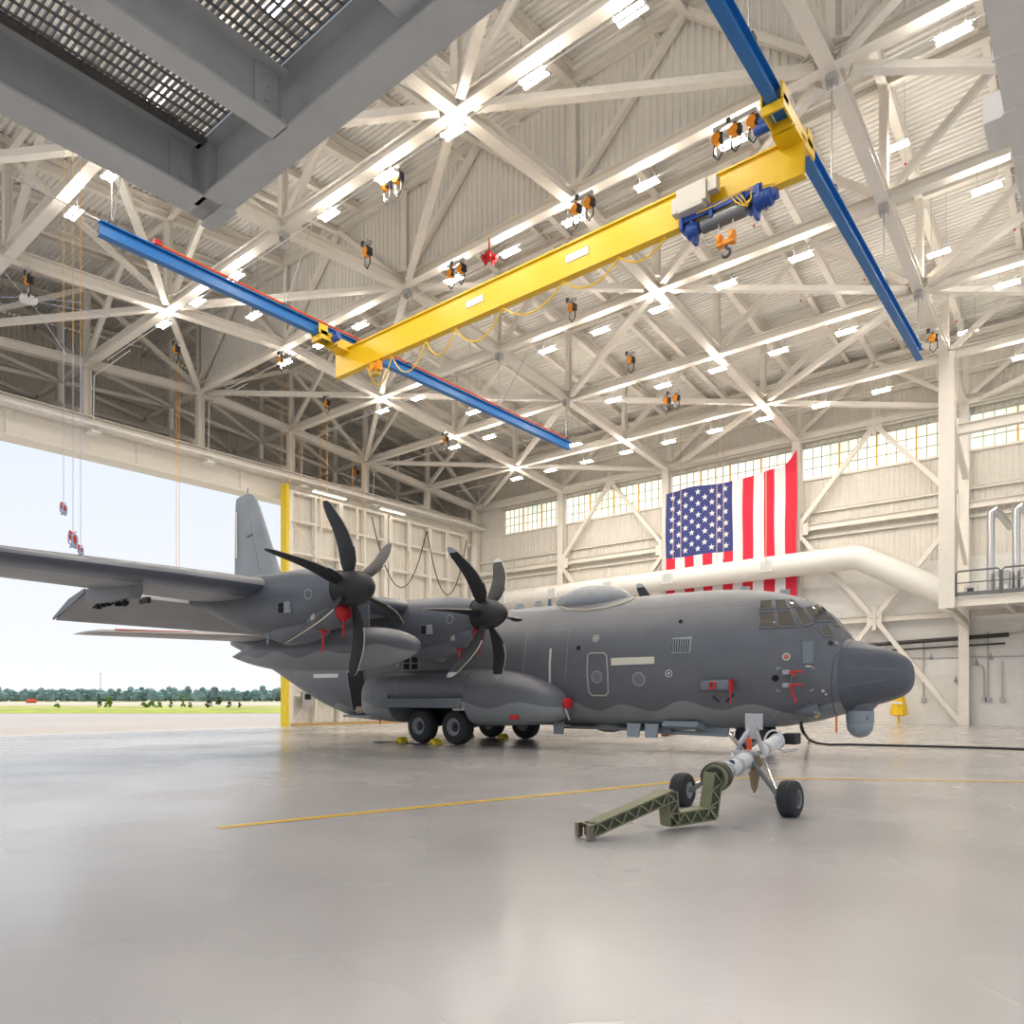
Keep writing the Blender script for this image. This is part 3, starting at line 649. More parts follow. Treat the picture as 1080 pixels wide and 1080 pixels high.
# pipes and conduits low on the wall at the right
BP = mat('black_pipe', (.03,.025,.025), .4)
mb = MB(); mb.tube([(-14.5, YW-.45, 5.0), (-4.7, YW-.45, 5.35)], .13, 8); mb.tube([(-14.5, YW-.4, 4.6), (-4.9, YW-.4, 4.85)], .06, 8); tag(mb.build('supply_pipe', BP), 'black supply pipe running along the far wall behind the radome', 'pipe')
mb = MB(); mb.tube([(-4.7, YW-.5, 5.35), (-4.0, YW-.5, 5.5), (3, YW-.5, 5.8)], .07, 8); tag(mb.build('bright_pipe', GALV), 'bare metal pipe continuing right from the black supply pipe', 'pipe')
for k, (pts, lb) in enumerate(((((974,675),(974,738)), 'short conduit drop right of the radome'), (((1026,700),(1036,702),(1038,708),(1038,738)), 'curved conduit drop right of the wall column'), (((1042,666),(1042,738)), 'long straight conduit drop near the right edge'), (((1057,698),(1057,738)), 'short conduit drop closest to the right edge'), (((960,694),(1080,692)), 'level conduit along the far wall'))):
    mb = MB(); q = [atY(x, y, YW-.08) for x, y in pts]; mb.tube(q, .035, 6)
    if k < 4: mb.box(q[-1], (.26,.16,.26)); 
    tag(mb.build('wall_conduit', GALV), 'thin grey '+lb, 'conduit', 'wall conduits')
mb = MB(); mb.box(((atY(1038,738,YW).x+atY(1044,738,YW).x)/2, YW-.08, 1.55), (.5,.12,.2)); tag(mb.build('outlet_box', GALV, smooth=0), 'grey outlet box at the foot of two conduits', 'box')
for k, p in enumerate(((982,694),(1008,718),(1045,694),(1030,700))):
    q = atY(*p, YW-.1); mb = MB(); mb.lathe([(-.05,.1),(.05,.1)], q, (0,1,0), 10); mb.tube([q, q+V((0,0,.3))], .03, 6)
    tag(mb.build('valve', RIM), 'small wall valve %s' % ('left of the low pipe bracket','lone, halfway down the wall','on the level conduit near the right edge','right beside the wall column')[k], 'valve', 'wall valves')
# caution barrier: yellow folded cone by the wall
q = atY(948, 760, 50.9); mb = MB(); z0 = 0
mb.lathe([(.55,.36),(.62,.50),(1.0,.47),(1.5,.36),(2.2,.26),(2.45,.2),(2.5,.05)], (q.x, 50.9, 0), (0,0,1), 10); mb.mi = 1; mb.box((q.x, 50.38, 1.35), (.6,.04,.14)); mb.mi = 0; mb.tube([(q.x,50.9,0),(q.x,50.9,.6)], .08, 6)
tag(mb.build('eyewash_cover', [mat('safety_yellow', (.90,.56,.01), .5), WHT]), 'bright yellow covered stand against the far wall under the radome', 'cover')
# ---------------------------------------------------------------- flag
FX0, FX1, FZT, FZB = -26.35, -16.62, 18.1, 7.6
FRED = mat('flag_red', (.72,.012,.045), .7); FWHT = mat('flag_white', (.80,.79,.80), .7); FBLU = mat('flag_blue', (.030,.045,.20), .7)
fl = thing('flag', ((FX0+FX1)/2, 51.0, FZB), 'huge striped flag with white stars hung vertically on the far wall', 'flag')
W = FX1-FX0; cw = W*7/13; cz = atY(740, 585, 51.0).z
def ftop(x):
    u = (x-FX0)/W; return 17.15+.95*max(0, (u-.9)/.1)**1.5*1.1+ .25*u + .12*math.sin(u*9)
def fy(x, z): return 51.0+.07*math.sin((x-FX0)*2.1+z*.35)+.05*math.sin(z*1.1+x*.9)
def fpatch(x0, x1, zt, zb, m, name, nx=6, nz=16):
    mb = MB(); rows = []
    for i in range(nx+1):
        x = lerp(x0, x1, i/nx); t_ = zt(x); b_ = zb(x)
        rows.append([V((x, fy(x, lerp(t_, b_, k/nz)), lerp(t_, b_, k/nz))) for k in range(nz+1)])
    rows2 = [[p+V((0,.015,0)) for p in r] for r in rows]
    mb.loft(rows, cap=False, closed=False); mb.loft(rows2, cap=False, closed=False)
    return mb.build(name, m, fl)
for k in range(13):
    a, bb = FX0+W*k/13, FX0+W*(k+1)/13
    fpatch(a, bb, (lambda x: cz+.02) if k < 7 else ftop, lambda x: FZB, FRED if k % 2 == 0 else FWHT, 'stripe')
fpatch(FX0, FX0+cw, ftop, lambda x: cz, FBLU, 'canton', 14, 20)
mb = MB(); 
for c_ in range(9):
    n = 6 if c_ % 2 == 0 else 5
    x = FX0+cw*(c_+1)/10
    zt = ftop(x)
    for k in range(n):
        z = zt-(zt-cz)*((k+.55)/6.1 if n == 6 else (k+1.05)/6.1)
        vs = []
        for q in range(10):
            rr_ = .25 if q % 2 == 0 else .10; a = R(36*q+90); vs.append(V((x+rr_*math.cos(a), 0, z+rr_*math.sin(a))))
        vs = [V((p.x, fy(p.x, p.z)-.03, p.z)) for p in vs]; c0 = V((x, fy(x, z)-.035, z))
        mb.add(vs+[c0], [(q, (q+1) % 10, 10) for q in range(10)])
st = mb.build('stars', FWHT, fl, smooth=0); st['kind'] = 'stuff'
# lifting lines in front of the flag and at the door
for k, (px, y0, y1, Y, lb) in enumerate(((67,160,530,8.0,'leftmost of three at the open door'),(77,160,560,8.0,'middle of three at the open door'),(85,170,575,8.0,'rightmost of three at the open door'))):
    a, bb = atY(px, y0, Y), atY(px, y1, Y); t = thing('strap_line', (bb.x, bb.y, bb.z), 'thin hanging line with a bundled strap end, '+lb, 'strap line', 'hanging lines with strap bundles')
    mb = MB(); mb.tube([a, (a+bb)/2], .008, 5); mb.build('upper_rope', ORROPE, t)
    mb = MB(); mb.tube([(a+bb)/2, bb], .008, 5); mb.build('lower_rope', WROPE, t)
    s = (1., 1.35, .75)[k]; mb = MB()
    for q in range(4): mb.tube([bb+V((.10*math.sin(a_+q), .06*math.cos(a_*2+q), -.17-.17*math.cos(a_)))*s for a_ in [R(36*w_) for w_ in range(11)]], .02, 5)
    mb.mi = 1
    for q in range(2): mb.tube([bb+V((.06*math.sin(a_+q*2), .05*math.cos(a_+q), -.14-.13*math.cos(a_)))*s for a_ in [R(36*w_) for w_ in range(11)]], .028, 5)
    mb.build('strap_bundle', [WROPE, REDB], t)
rope = [(186,380,600,-43.,'left, near the tail fin'),(305,430,560,-43,'over the door edge, first'),(316,430,570,-43,'over the door edge, second'),(338,440,560,-43,'over the door, third'),(372,470,565,-40,'behind the outer propeller, first'),(383,470,570,-40,'behind the outer propeller, second'),(345,430,560,-38,'behind the outer propeller, third'),(189,380,600,-43,'left pair, near the tail fin'),(297,390,560,-43,'over the door edge, leftmost')]
for px, y0, y1, X, lb in rope:
    a, bb = atX(px, y0, X), atX(px, y1, X); mb = MB(); mb.tube([a, bb], .016, 5)
    tag(mb.build('hoist_rope', ORROPE), 'thin orange hanging rope '+lb, 'rope', 'orange hanging ropes')
for px, y0, y1, lb in ((710,470,590,'left through the stars'),(718,440,590,'second through the stars'),(756,420,590,'third through the stars'),(763,430,590,'fourth, right of the stars'),(808,480,592,'over the right stripes')):
    a, bb = atY(px, y0, 49.4), atY(px, y1, 49.4); mb = MB(); mb.tube([a, bb], .028, 5)
    tag(mb.build('hanging_rope', mat('rope_tan', (.60,.42,.32), .7)), 'thin rope hanging in front of the flag, '+lb, 'rope', 'ropes in front of the flag')
# ---------------------------------------------------------------- chain hoists and reels under the trusses
def on_chord(px, py, d):
    Y = 25.
    for _ in range(30): p = atZ(px, py, hc(Y)-d); Y = p.y
    return p
hlist = [((413,196), 2, 'beneath a light left of the yellow beam'), ((775,143), 3, 'cluster behind the yellow beam\'s right end'), ((614,222), 2, 'behind the middle of the yellow beam'), ((481,290), 2, 'beside the red unit'), ((603,328), 1, 'below the middle of the yellow beam'), ((665,383), 1, 'below the blue hoist trolley'), ((708,424), 2, 'in line above the flag'), ((30,300), 1, 'far left, above a round reel'), ((186,372), 1, 'orange one left, above the wing'), ((345,428), 1, 'pair left of centre above the outer propeller'), ((297,382), 1, 'over the hangar door'), ((470,466), 1, 'small one right of the inner propeller line'), ((984,360), 1, 'at the right blue rail end'), ((387,270), 1, 'above the left end of the yellow beam'), ((376,500), 1, 'low one over the door leaf')]
BEIGEM = mat('reel_beige', (.60,.56,.50), .5)
for (px, py), n, lb in hlist:
    p = on_chord(px, py, 1.0); t = thing('chain_hoist', p, 'black and orange chain hoist under the roof, '+lb, 'hoist', 'chain hoists')
    zc_ = hc(p.y)-.25
    mb = MB(); mb.tube([(p.x, p.y, zc_), (p.x, p.y, p.z+.2)], .02, 5); mb.box((p.x, p.y, p.z+.5), (.5*n,.14,.14)); mb.mi = 1; mb.box((p.x-.2, p.y, p.z+.55), (.14,.22,.2)); mb.build('trolley', [GALV, RIMD], t, smooth=0)
    for k in range(n):
        x = p.x+(k-(n-1)/2)*.62
        mb = MB(); mb.lathe([(-.13,.12),(-.1,.2),(.1,.2),(.13,.12)], (x, p.y, p.z+.16), (0,1,0), 14); mb.mi = 1; mb.box((x+.16, p.y, p.z+.14), (.14,.24,.3)); mb.box((x, p.y, p.z+.4), (.1,.1,.16)); mb.build('hoist_body', [ORNG, BLK], t, bevel=.01)
        mb = MB(); mb.tube([(x-.1, p.y, p.z), (x-.14, p.y, p.z-.35), (x+.02, p.y, p.z-.55), (x+.2, p.y, p.z-.35), (x+.2, p.y, p.z)], .03, 6); mb.build('chain', BLK, t)
        mb = MB(); mb.tube([(x-.1, p.y, p.z-.1), (x-.1, p.y, p.z-.3), (x-.04, p.y, p.z-.42), (x+.04, p.y, p.z-.36)], .035, 6); mb.build('hook', GALV, t)
p = on_chord(516, 270, 1.0)
mb = MB(); mb.sphere(p, .22, 12)
for k in range(5): a = R(72*k+20); mb.sphere(p+V((.28*math.cos(a), .28*math.sin(a), -.1)), .11, 8); mb.tube([p, p+V((.3*math.cos(a), .3*math.sin(a), -.25))], .05, 6)
mb.tube([p, p+V((0,0,.75))], .03, 6)
tag(mb.build('strobe_unit', RED), 'bright red five-armed unit hanging above the yellow beam', 'unit')
p = on_chord(30, 316, 1.3); t = thing('hose_reel', p, 'round pale reel with spread lines hanging at the far left', 'reel')
mb = MB(); mb.lathe([(-.08,.34),(.08,.34)], p, (0,0,1), 18); mb.tube([p, p+V((0,0,1.1))], .02, 6); mb.build('reel_disc', WHT, t)
mb = MB()
for k in range(6): a = R(60*k+15); mb.tube([p+V((.3*math.cos(a), .3*math.sin(a), 0)), p+V((3.5*math.cos(a), 3.5*math.sin(a), .3 if k % 2 else -.9))], .016, 5)
mb.build('spread_line', WROPE, t)

# ================================================================ the aircraft
YC = 21.1
AC = thing('aircraft', (-18, YC, 0), 'large dark grey four-engined military transport aircraft with six-bladed propellers parked in the hangar', 'aircraft')
def sec(x, yc, zc, hw, hz, n=48, e=2.15, eb=None):
    out = []
    for k in range(n):
        a = 2*math.pi*k/n; c_, s_ = math.cos(a), math.sin(a); ex = e if s_ > 0 or eb is None else eb
        out.append(V((x, yc+hw*math.copysign(abs(c_)**(2/ex), c_), zc+hz*math.copysign(abs(s_)**(2/ex), s_))))
    return out
def smooth_tab(tab, n):
    # Catmull-Rom (monotone limited) resampling of a table whose first column is x
    out = []; xs = [t[0] for t in tab]
    def slope(i, c):
        if i == 0 or i == len(tab)-1:
            j = 1 if i == 0 else len(tab)-1
            return (tab[j][c]-tab[j-1][c])/(xs[j]-xs[j-1])
        a = (tab[i][c]-tab[i-1][c])/(xs[i]-xs[i-1]); b_ = (tab[i+1][c]-tab[i][c])/(xs[i+1]-xs[i])
        return 0 if a*b_ <= 0 else 2*a*b_/(a+b_)
    for i in range(len(tab)-1):
        h_ = xs[i+1]-xs[i]; m_ = max(2, int(abs(h_)/n)+1)
        for k in range(m_ if i < len(tab)-2 else m_+1):
            t = k/m_; row = [xs[i]+h_*t]
            for c in range(1, len(tab[0])):
                p0, p1, m0, m1 = tab[i][c], tab[i+1][c], slope(i, c)*h_, slope(i+1, c)*h_
                row.append((2*t**3-3*t*t+1)*p0+(t**3-2*t*t+t)*m0+(-2*t**3+3*t*t)*p1+(t**3-t*t)*m1)
            out.append(row)
    return out
# x, top, bottom, half width
NOSE = [(-3.93,2.24,2.14,.04),(-3.97,2.46,1.92,.27),(-4.06,2.62,1.77,.42),(-4.22,2.74,1.65,.56),(-4.55,2.90,1.52,.76),(-5.0,3.05,1.39,1.0),(-5.45,3.20,1.24,1.22)]
BODY = [(-5.45,3.22,1.24,1.235),(-5.62,3.47,1.18,1.32),(-5.85,3.80,1.12,1.43),(-6.2,4.12,1.01,1.58),(-6.6,4.36,.93,1.73),(-7.2,4.57,.82,1.90),(-8.0,4.73,.76,2.06),(-9.1,4.83,.71,2.17),(-11,4.86,.68,2.2),(-16,4.84,.68,2.2),(-24,4.80,.68,2.2),(-25,4.8,.74,2.18),(-26.4,4.8,1.06,2.08),(-28.5,4.82,1.76,1.76),(-31,4.86,2.72,1.32),(-33.5,4.9,3.6,.84),(-35.5,4.84,4.2,.40),(-36.3,4.7,4.42,.1)]
def fus_mesh(tab, step):
    return [sec(x, YC, (t+b_)/2, w, (t-b_)/2, 64, 2.15, 2.35) for x, t, b_, w in smooth_tab(tab, step)]
mb = MB(); mb.loft(fus_mesh(BODY, .35)); fus = mb.build('fuselage', FUS, AC, smooth=50)
BVb = BVHTree.FromPolygons(mb.v, mb.f)
mn = MB(); mn.loft(fus_mesh(NOSE, .12)); rad = mn.build('radome', mat('radome_paint', (.085,.095,.12), .40, noise=.06), AC, smooth=50)
allm = MB(); allm.add(mb.v, mb.f); allm.add(mn.v, mn.f)
BVH = BVHTree.FromPolygons(allm.v, allm.f)
ORI = V((0,0,CH))
def surf(px, py, bv=None, off=.0):
    d = ray(px, py).normalized(); h_ = (bv or BVH).ray_cast(ORI, d)
    if h_[0] is None: return None, None
    n = h_[1] if h_[1].dot(d) < 0 else -h_[1]
    return h_[0]+n*off, n
def patch(name, quad, m, parent=AC, off=.012, nx=6, ny=6, thick=.02, bv=None):
    """a skin panel with four pixel corners (in order), following the hull"""
    a, b_, c_, d_ = [V((p[0], p[1], 0)) for p in quad]; g1, g2 = [], []
    for i in range(nx+1):
        r1, r2 = [], []
        for j in range(ny+1):
            u, w = i/nx, j/ny; p = (a*(1-u)+b_*u)*(1-w)+(d_*(1-u)+c_*u)*w
            q, n = surf(p.x, p.y, bv)
            if q is None: q, n = (r1[-1]-V((0,0,.0)), V((0,-1,0))) if r1 else (atY(p.x, p.y, YC-1), V((0,-1,0)))
            r1.append(q+n*off); r2.append(q-n*thick)
        g1.append(r1); g2.append(r2)
    mb = MB(); mb.loft(g1, cap=False, closed=False); mb.loft(g2, cap=False, closed=False)
    edge1 = g1[0]+[r[-1] for r in g1[1:]]+g1[-1][::-1][1:]+[r[0] for r in g1[::-1]][1:]
    edge2 = g2[0]+[r[-1] for r in g2[1:]]+g2[-1][::-1][1:]+[r[0] for r in g2[::-1]][1:]
    mb.loft([edge1, edge2], cap=False, closed=False)
    return mb.build(name, m, parent, smooth=40)
def line(name, pts, r_, m, parent=AC, bv=None, closed=False, sub=5, off=.0):
    q = []
    pts = list(pts)+([pts[0]] if closed else [])
    for a, b_ in zip(pts, pts[1:]):
        for k in range(sub):
            t = k/sub; p, n = surf(lerp(a[0], b_[0], t), lerp(a[1], b_[1], t), bv)
            if p is not None: q.append(p+n*off)
    p, n = surf(*pts[-1], bv)
    if p is not None: q.append(p+n*off)
    mb = MB(); mb.tube(q, r_, 6); return mb.build(name, m, parent)
def disc(name, px, py, r_, m, parent=AC, h_=.02, ring=None, bv=None):
    p, n = surf(px, py, bv)
    if p is None: return None
    mb = MB()
    if ring: mb.lathe([(-.01,ring),(h_,ring),(h_,r_),(-.01,r_)], p, n, 24, cap=False)
    else: mb.lathe([(-.02,r_),(h_,r_),(h_+.005,r_*.6)], p, n, 20)
    return mb.build(name, m, parent)
def z4(px, py): return (760+px/4.909, 600+py/4.909)
wins = [((198,225),(278,222),(290,303),(200,308)), ((288,220),(360,218),(402,300),(300,303)), ((378,210),(425,203),(478,285),(425,297)), ((205,168),(265,165),(272,207),(200,212)), ((278,165),(338,162),(355,205),(286,208)), ((345,163),(374,163),(408,195),(374,203)), ((432,204),(498,190),(570,272),(490,275)), ((512,305),(550,290),(590,348),(535,352)), ((512,190),(530,198),(612,296),(596,296))]
wn_ = ['square side cockpit window','slanted side cockpit window','forward side cockpit window','small rear upper cockpit window','small middle upper cockpit window','small front upper cockpit window','large windshield pane','low pane under the windshield','windshield pane seen edge-on']
FRM = mat('window_frame_grey', (.16,.17,.19), .5)
for w, nme in zip(wins, wn_):
    q = [z4(*p) for p in w]
    o = patch('cockpit_window', q, GLASS, off=.012, nx=4, ny=4); lab(o, nme)
    f_ = line('window_frame', q, .022, FRM, o, closed=True, off=.012)
line('windshield_edge', [z4(500,183), z4(560,232), z4(625,302), z4(690,360)], .03, SEAL, off=.0)
line('radome_joint', [z4(690,366), z4(640,410), z4(590,455), z4(578,520), z4(572,600), z4(578,680), z4(590,740)], .012, mat('joint_dark', (.07,.075,.085), .5))
line('radome_strip', [z4(600,510), z4(930,522)], .012, FRM); line('radome_strip', [z4(610,612), z4(850,575)], .012, FRM); line('radome_strip', [z4(640,412), z4(900,425)], .010, FRM)
# side details: pixel positions in the picture of the starboard side
def z3(px, py): return (580+px/5.4, 600+py/5.4)
line('escape_hatch', [z3(215,490), z3(235,480), z3(305,480), z3(322,492), z3(330,600), z3(332,705), z3(315,722), z3(240,720), z3(222,700), z3(212,600)], .025, mat('hatch_seal', (.40,.38,.33), .5), closed=True)
disc('hatch_window', *z3(267,615), .16, FRM); disc('window_ring', *z3(267,615), .19, MARKL, ring=.16)
o = patch('pale_stripe_panel', [z3(350,508), z3(595,500), z3(595,540), z3(350,550)], mat('cream_panel', (.66,.63,.52), .5), off=.015, nx=10, ny=2); lab(o, 'cream formation light strip')
disc('round_window', *z3(507,628), .17, FRM); disc('window_ring', *z3(507,628), .21, MARKL, ring=.17)
for p in (z3(262,397), z3(678,595)):
    disc('fuel_marking', *p, .11, MARK, ring=.085); disc('marking_dot', *p, .04, MARK)
disc('port_hole', *z3(163,450), .07, DBLK, ring=None); disc('port_hole', *z3(745,300), .06, DBLK)
o = patch('vent_grille', [z3(695,395), z3(812,385), z3(800,478), z3(690,482)], mat('vent_grey', (.30,.32,.34), .5), off=.02, nx=5, ny=4)
for k in range(8): line('vent_slot', [z3(700+13.5*k, 402), z3(696+13.0*k, 475)], .014, DBLK, o, off=.022, sub=3)
o = line('propeller_stripe', [(581,684),(580,700),(580,720),(581.5,740),(584,758)], .045, MARK); lab(o, 'pale vertical stripe abreast of the propellers')
line('panel_seam', [(556,668),(600,663),(596,720)], .008, MARKL); line('panel_seam', [(556,668),(552,700),(552,740)], .008, MARKL)
line('skin_seam', [(470,652),(540,646),(640,642),(740,640),(790,641)], .010, MARKL)
# air scoop with red cover and probes
p, n = surf(758, 725)
mb = MB(); a = atY(741, 716, p.y-.0).x; b_ = atY(774, 716, p.y).x; zt, zb = 1.6+.27+.0, 0
q1, _ = surf(744, 717); q2, _ = surf(773, 716); q3, _ = surf(773, 730)
def scoop(pa, pb, pc, thick):
    x0, x1 = pa.x, pb.x; z1, z0_ = pb.z, pc.z; yo = min(pa.y, pb.y, pc.y)
    m_ = MB(); r1 = []
    for x, t in ((x0-.15, .02), (x0+.1, thick*.8), (x0+.4, thick), (x1, thick)):
        r1.append([V((x, yo+.3, z0_-.02)), V((x, yo-t, z0_+.05)), V((x, yo-t-.02, (z0_+z1)/2)), V((x, yo-t+.03, z1-.04)), V((x, yo+.35, z1+.02))])
    m_.loft(r1, cap=True); return m_, yo-thick, x0, x1, z0_, z1
m_, yo, x0, x1, za, zb_ = scoop(q1, q2, q3, .22); o = m_.build('air_scoop', mat('scoop_grey', (.13,.15,.18), .4), AC, smooth=30, bevel=.03); lab(o, 'boxy side air scoop with red cover')
mb = MB(); mb.box((x1+.03, yo+.12, (za+zb_)/2), (.045,.22,zb_-za-.02)); mb.tube([(x1+.05, yo, za+.1), (x1+.08, yo-.02, za-.3)], .02, 5); mb.build('red_cover', RED, o)
mb = MB(); xx = x0+.25; mb.tube([(xx, yo-.03, za+.10), (xx, yo-.03, zb_-.10), (xx+.13, yo-.03, zb_-.10), (xx+.13, yo-.03, za+.10), (xx, yo-.03, za+.10)], .035, 6); mb.build('red_handle', RED, o)
line('strap', [z3(930,725), z3(965,757)], .02, BLK, off=.02); line('strap', [z3(1005,755), z3(1048,715)], .02, BLK, off=.02)
for k, (pa, fl_) in enumerate(((z4(335,535), 40), (z4(335,602), 40))):
    p, n = surf(*pa); mb = MB(); mb.box(p+V((.05,-.05,0)), (.18,.1,.12)); mb.tube([p+V((.1,-.12,0)), p+V((.45,-.20,0))], .02, 6); o = mb.build('pitot_probe', ANT, AC)
    mb = MB(); mb.tube([p+V((.15,-.14,.0)), p+V((.5,-.22,.0))], .032, 6); mb.tube([p+V((.2,-.2,-.02)), p+V((.32+.03*k,-.24,-.45 if k else -.12))], .03, 4); o2 = mb.build('red_streamer', RED, o)
line('probe_bar', [z4(368,540), z4(366,605)], .035, FRM, off=.08)
disc('sensor_ring', *z4(340,455), .10, MARK, ring=.06); disc('sensor_dot', *z4(340,455), .045, REDB); disc('sensor_port', *z4(283,566), .085, DBLK, ring=None)
disc('fitting', *z4(570,385), .07, BLK); disc('fitting', *z4(598,385), .06, MARKL); disc('fitting', *z4(530,632), .04, MARK); disc('fitting', *z4(545,648), .03, MARK)
for c0, c1, c2 in (((290,525),(290,512),(312,512)), ((290,622),(292,632),(312,632)), ((460,630),(478,630),(478,618)), ((452,508),(482,508),(482,520))): line('corner_mark', [z4(*c0), z4(*c1), z4(*c2)], .010, MARK, sub=2)
patch('side_window', [z4(420,368), z4(478,372), z4(478,485), z4(425,488)], mat('side_window_grey', (.16,.20,.22), .15), off=.02, nx=4, ny=5)
line('window_frame', [z4(412,368), z4(482,372), z4(482,490), z4(415,488)], .02, FRM, closed=True, off=.01)
patch('step_light', [z4(440,498), z4(470,500), z4(470,510), z4(440,508)], MARK, nx=2, ny=2)
o = line('blade_probe', [z4(272,768), z4(297,728)], .022, MARKL, off=.06)
# teardrop blister above the chin with its lamp
p1, n1_ = surf(*z4(440,730)); p2, n2_ = surf(*z4(500,718))
mb = MB(); ax = (p2-p1).normalized()
mb.loft([[p1+(p2-p1)*1.0*(t)+(n1_*math.cos(a_)*.24*s_+ax.cross(n1_)*math.sin(a_)*.20*s_) for a_ in [2*math.pi*k/16 for k in range(16)]] for t, s_ in ((-.95,.05),(-.5,.45),(0,.85),(.6,1.),(1.0,.95),(1.18,.7))])
mb.build('chin_blister', mat('blister_grey', (.12,.135,.16), .35), AC); disc('blister_lamp', *z4(490,722), .11, CHROME, h_=.22); disc('lamp_centre', *z4(490,728), .05, AMB, h_=.25)
line('orange_streamer', [z4(590,735), z4(603,765)], .02, FRM)
q = atY(*z4(600,765), 20.2); mb = MB(); mb.box(q+V((0,0,-.2)), (.05,.02,.42)); lab(mb.build('streamer', mat('streamer_orange', (.8,.2,.05), .6), AC, smooth=0), 'orange remove-before-flight streamer')
# chin sensor ball
c0 = atY(907, 764, 20.95); r_ = .31
mb = MB(); mb.lathe([(.62,.44),(.50,.42),(.42,.34),(.36,.32)], (c0.x, c0.y, c0.z), (0,0,1), 28); o = mb.build('sensor_mount', mat('mount_dark', (.14,.155,.18), .4), AC)
mb = MB(); mb.lathe([(.36,.34),(.05,.34),(-.02,.30)], c0, (0,0,1), 28); mb.build('turret_yoke', SENS, o)
mb = MB(); mb.sphere(c0+V((0,0,-.02)), .33, 24); mb.build('turret_ball', SENS, o)
mb = MB(); mb.tube([c0+V((math.cos(a_)*.335*.78-.0, -.32*.75+0, math.sin(a_)*.2+.1)) for a_ in [R(q_) for q_ in range(10, 180, 17)]], .02, 6); mb.build('turret_seam', FRM, o)
# roof dome and antennas
c0 = V((-13.5, YC-.15, 4.78)); mb = MB(); rings = []
for t in range(13):
    a_ = -1+2*t/12; s_ = math.sqrt(max(0, 1-a_*a_)); rings.append([c0+V((a_*1.45+.1*(1-s_), .95*s_*math.cos(b2), .60*s_*max(-.4, math.sin(b2)))) for b2 in [2*math.pi*k/28 for k in range(28)]])
mb.loft(rings); lab(mb.build('satcom_dome', mat('dome_grey', (.24,.26,.28), .4, noise=.1), AC), 'pale grey oval dome on the roof')
lab(line('dome_sealant', [(592,640.5),(600,643),(620,643.5),(640,641),(655,637),(665,633.5),(669,631)], .045, SEAL), 'tan sealant around the dome')
for px, w, h_, m_ in ((527, .45, .18, ANT), (548, .35, .30, ANT), (568, .30, .32, ANT), (580, .12, .34, mat('antenna_blue', (.10,.16,.22), .4))):
    x = atY(px, 640, YC-.3).x; mb = MB(); mb.loft([[V((x-w/2*s_+dx, YC-.3+dy*s_, 4.72+h_*t)) for dx, dy in ((0,-.06),(w*s_,-.03),(w*s_,.03),(0,.06))] for t, s_ in ((0,1),(.6,.85),(1,.7))]); mb.build('roof_antenna', m_, AC, smooth=0)
for px, pz in ((786, .10), (828, .16)):
    x = atY(px, 625, YC).x; mb = MB(); mb.box((x, YC, interp([(r[0], r[1]) for r in BODY], x)[0]+.05), (.25,.1,.14)); mb.build('roof_antenna', ANT, AC)
q = atY(898, 667, YC)
# belly blades and fittings
for px, w in ((441,.35),(590,.4),(669,.45),(688,.45)):
    q = atY(px, 768, 19.9); mb = MB(); mb.loft([[V((q.x-w/2+dx, 19.9+dy, .85-.42*t)) for dx, dy in ((0,-.05),(w*(1-.15*t),-.03),(w*(1-.15*t),.03),(.1*t,.05))] for t in (0,1)]); mb.build('belly_antenna', ANT, AC, smooth=0)
mb = MB(); mb.sphere((atY(643,768,20.5).x, 20.5, .70), .35, 14, (1.5,1,.5)); mb.build('belly_blister', FUS, AC)
mb = MB(); a, b_ = atY(585,770,19.6), atY(700,770,19.6); mb.box(((a.x+b_.x)/2, 20.3, .66), (abs(b_.x-a.x), .5, .08)); mb.build('belly_strake', mat('strake', (.16,.17,.18), .5), AC, smooth=0)
# paratroop door, its inner shade a matte black patch, and rear details
DOORI = mat('cabin_shade', (.012,.012,.014), .8)
o = patch('side_door_opening', [(366,710),(383,707),(389,748),(373,752)], DOORI, off=.015, nx=3, ny=6); lab(o, 'open side door aft of the wheel fairing, inner shade painted black')
line('door_frame', [(366,709),(384,706),(390,749),(373,753)], .04, mat('door_frame_lt', (.30,.32,.34), .4), o, closed=True, off=.01)
patch('door_step', [(376,745),(388,744),(389,749),(375,750)], SEAL, o, off=.05, nx=2, ny=2)
o = patch('pale_stripe_panel', [(331,711),(357,710.5),(357,714.5),(331,715)], mat('grey_panel', (.62,.63,.62), .5), off=.02, nx=4, ny=2)
mb = MB(); q = atY(401, 757, 18.6); mb.box(q+V((0,0,0)), (.06,.02,.5)); lab(mb.build('red_streamer', RED, AC, smooth=0), 'small red streamer aft of the wheels')
mb = MB(); mb.box((-23.6, 20.0, .88), (2.8,.9,.1)); mb.build('cargo_ramp_edge', FUS, AC, smooth=0)
# flare dispenser squares above the fairing
for px, py in ((429,696),(437.5,696),(429,703),(437.5,703)):
    patch('dispenser_cell', [(px-3, py-2.8), (px+3, py-2.8), (px+3, py+2.8), (px-3, py+2.8)], DBLK, off=.02, nx=2, ny=2)
patch('dispenser_panel', [(423,691),(444,691),(444,708),(423,708)], mat('dispenser_grey', (.20,.21,.21), .5), off=.012, nx=3, ny=3)
disc('port_hole', 420, 701, .12, MARKL)
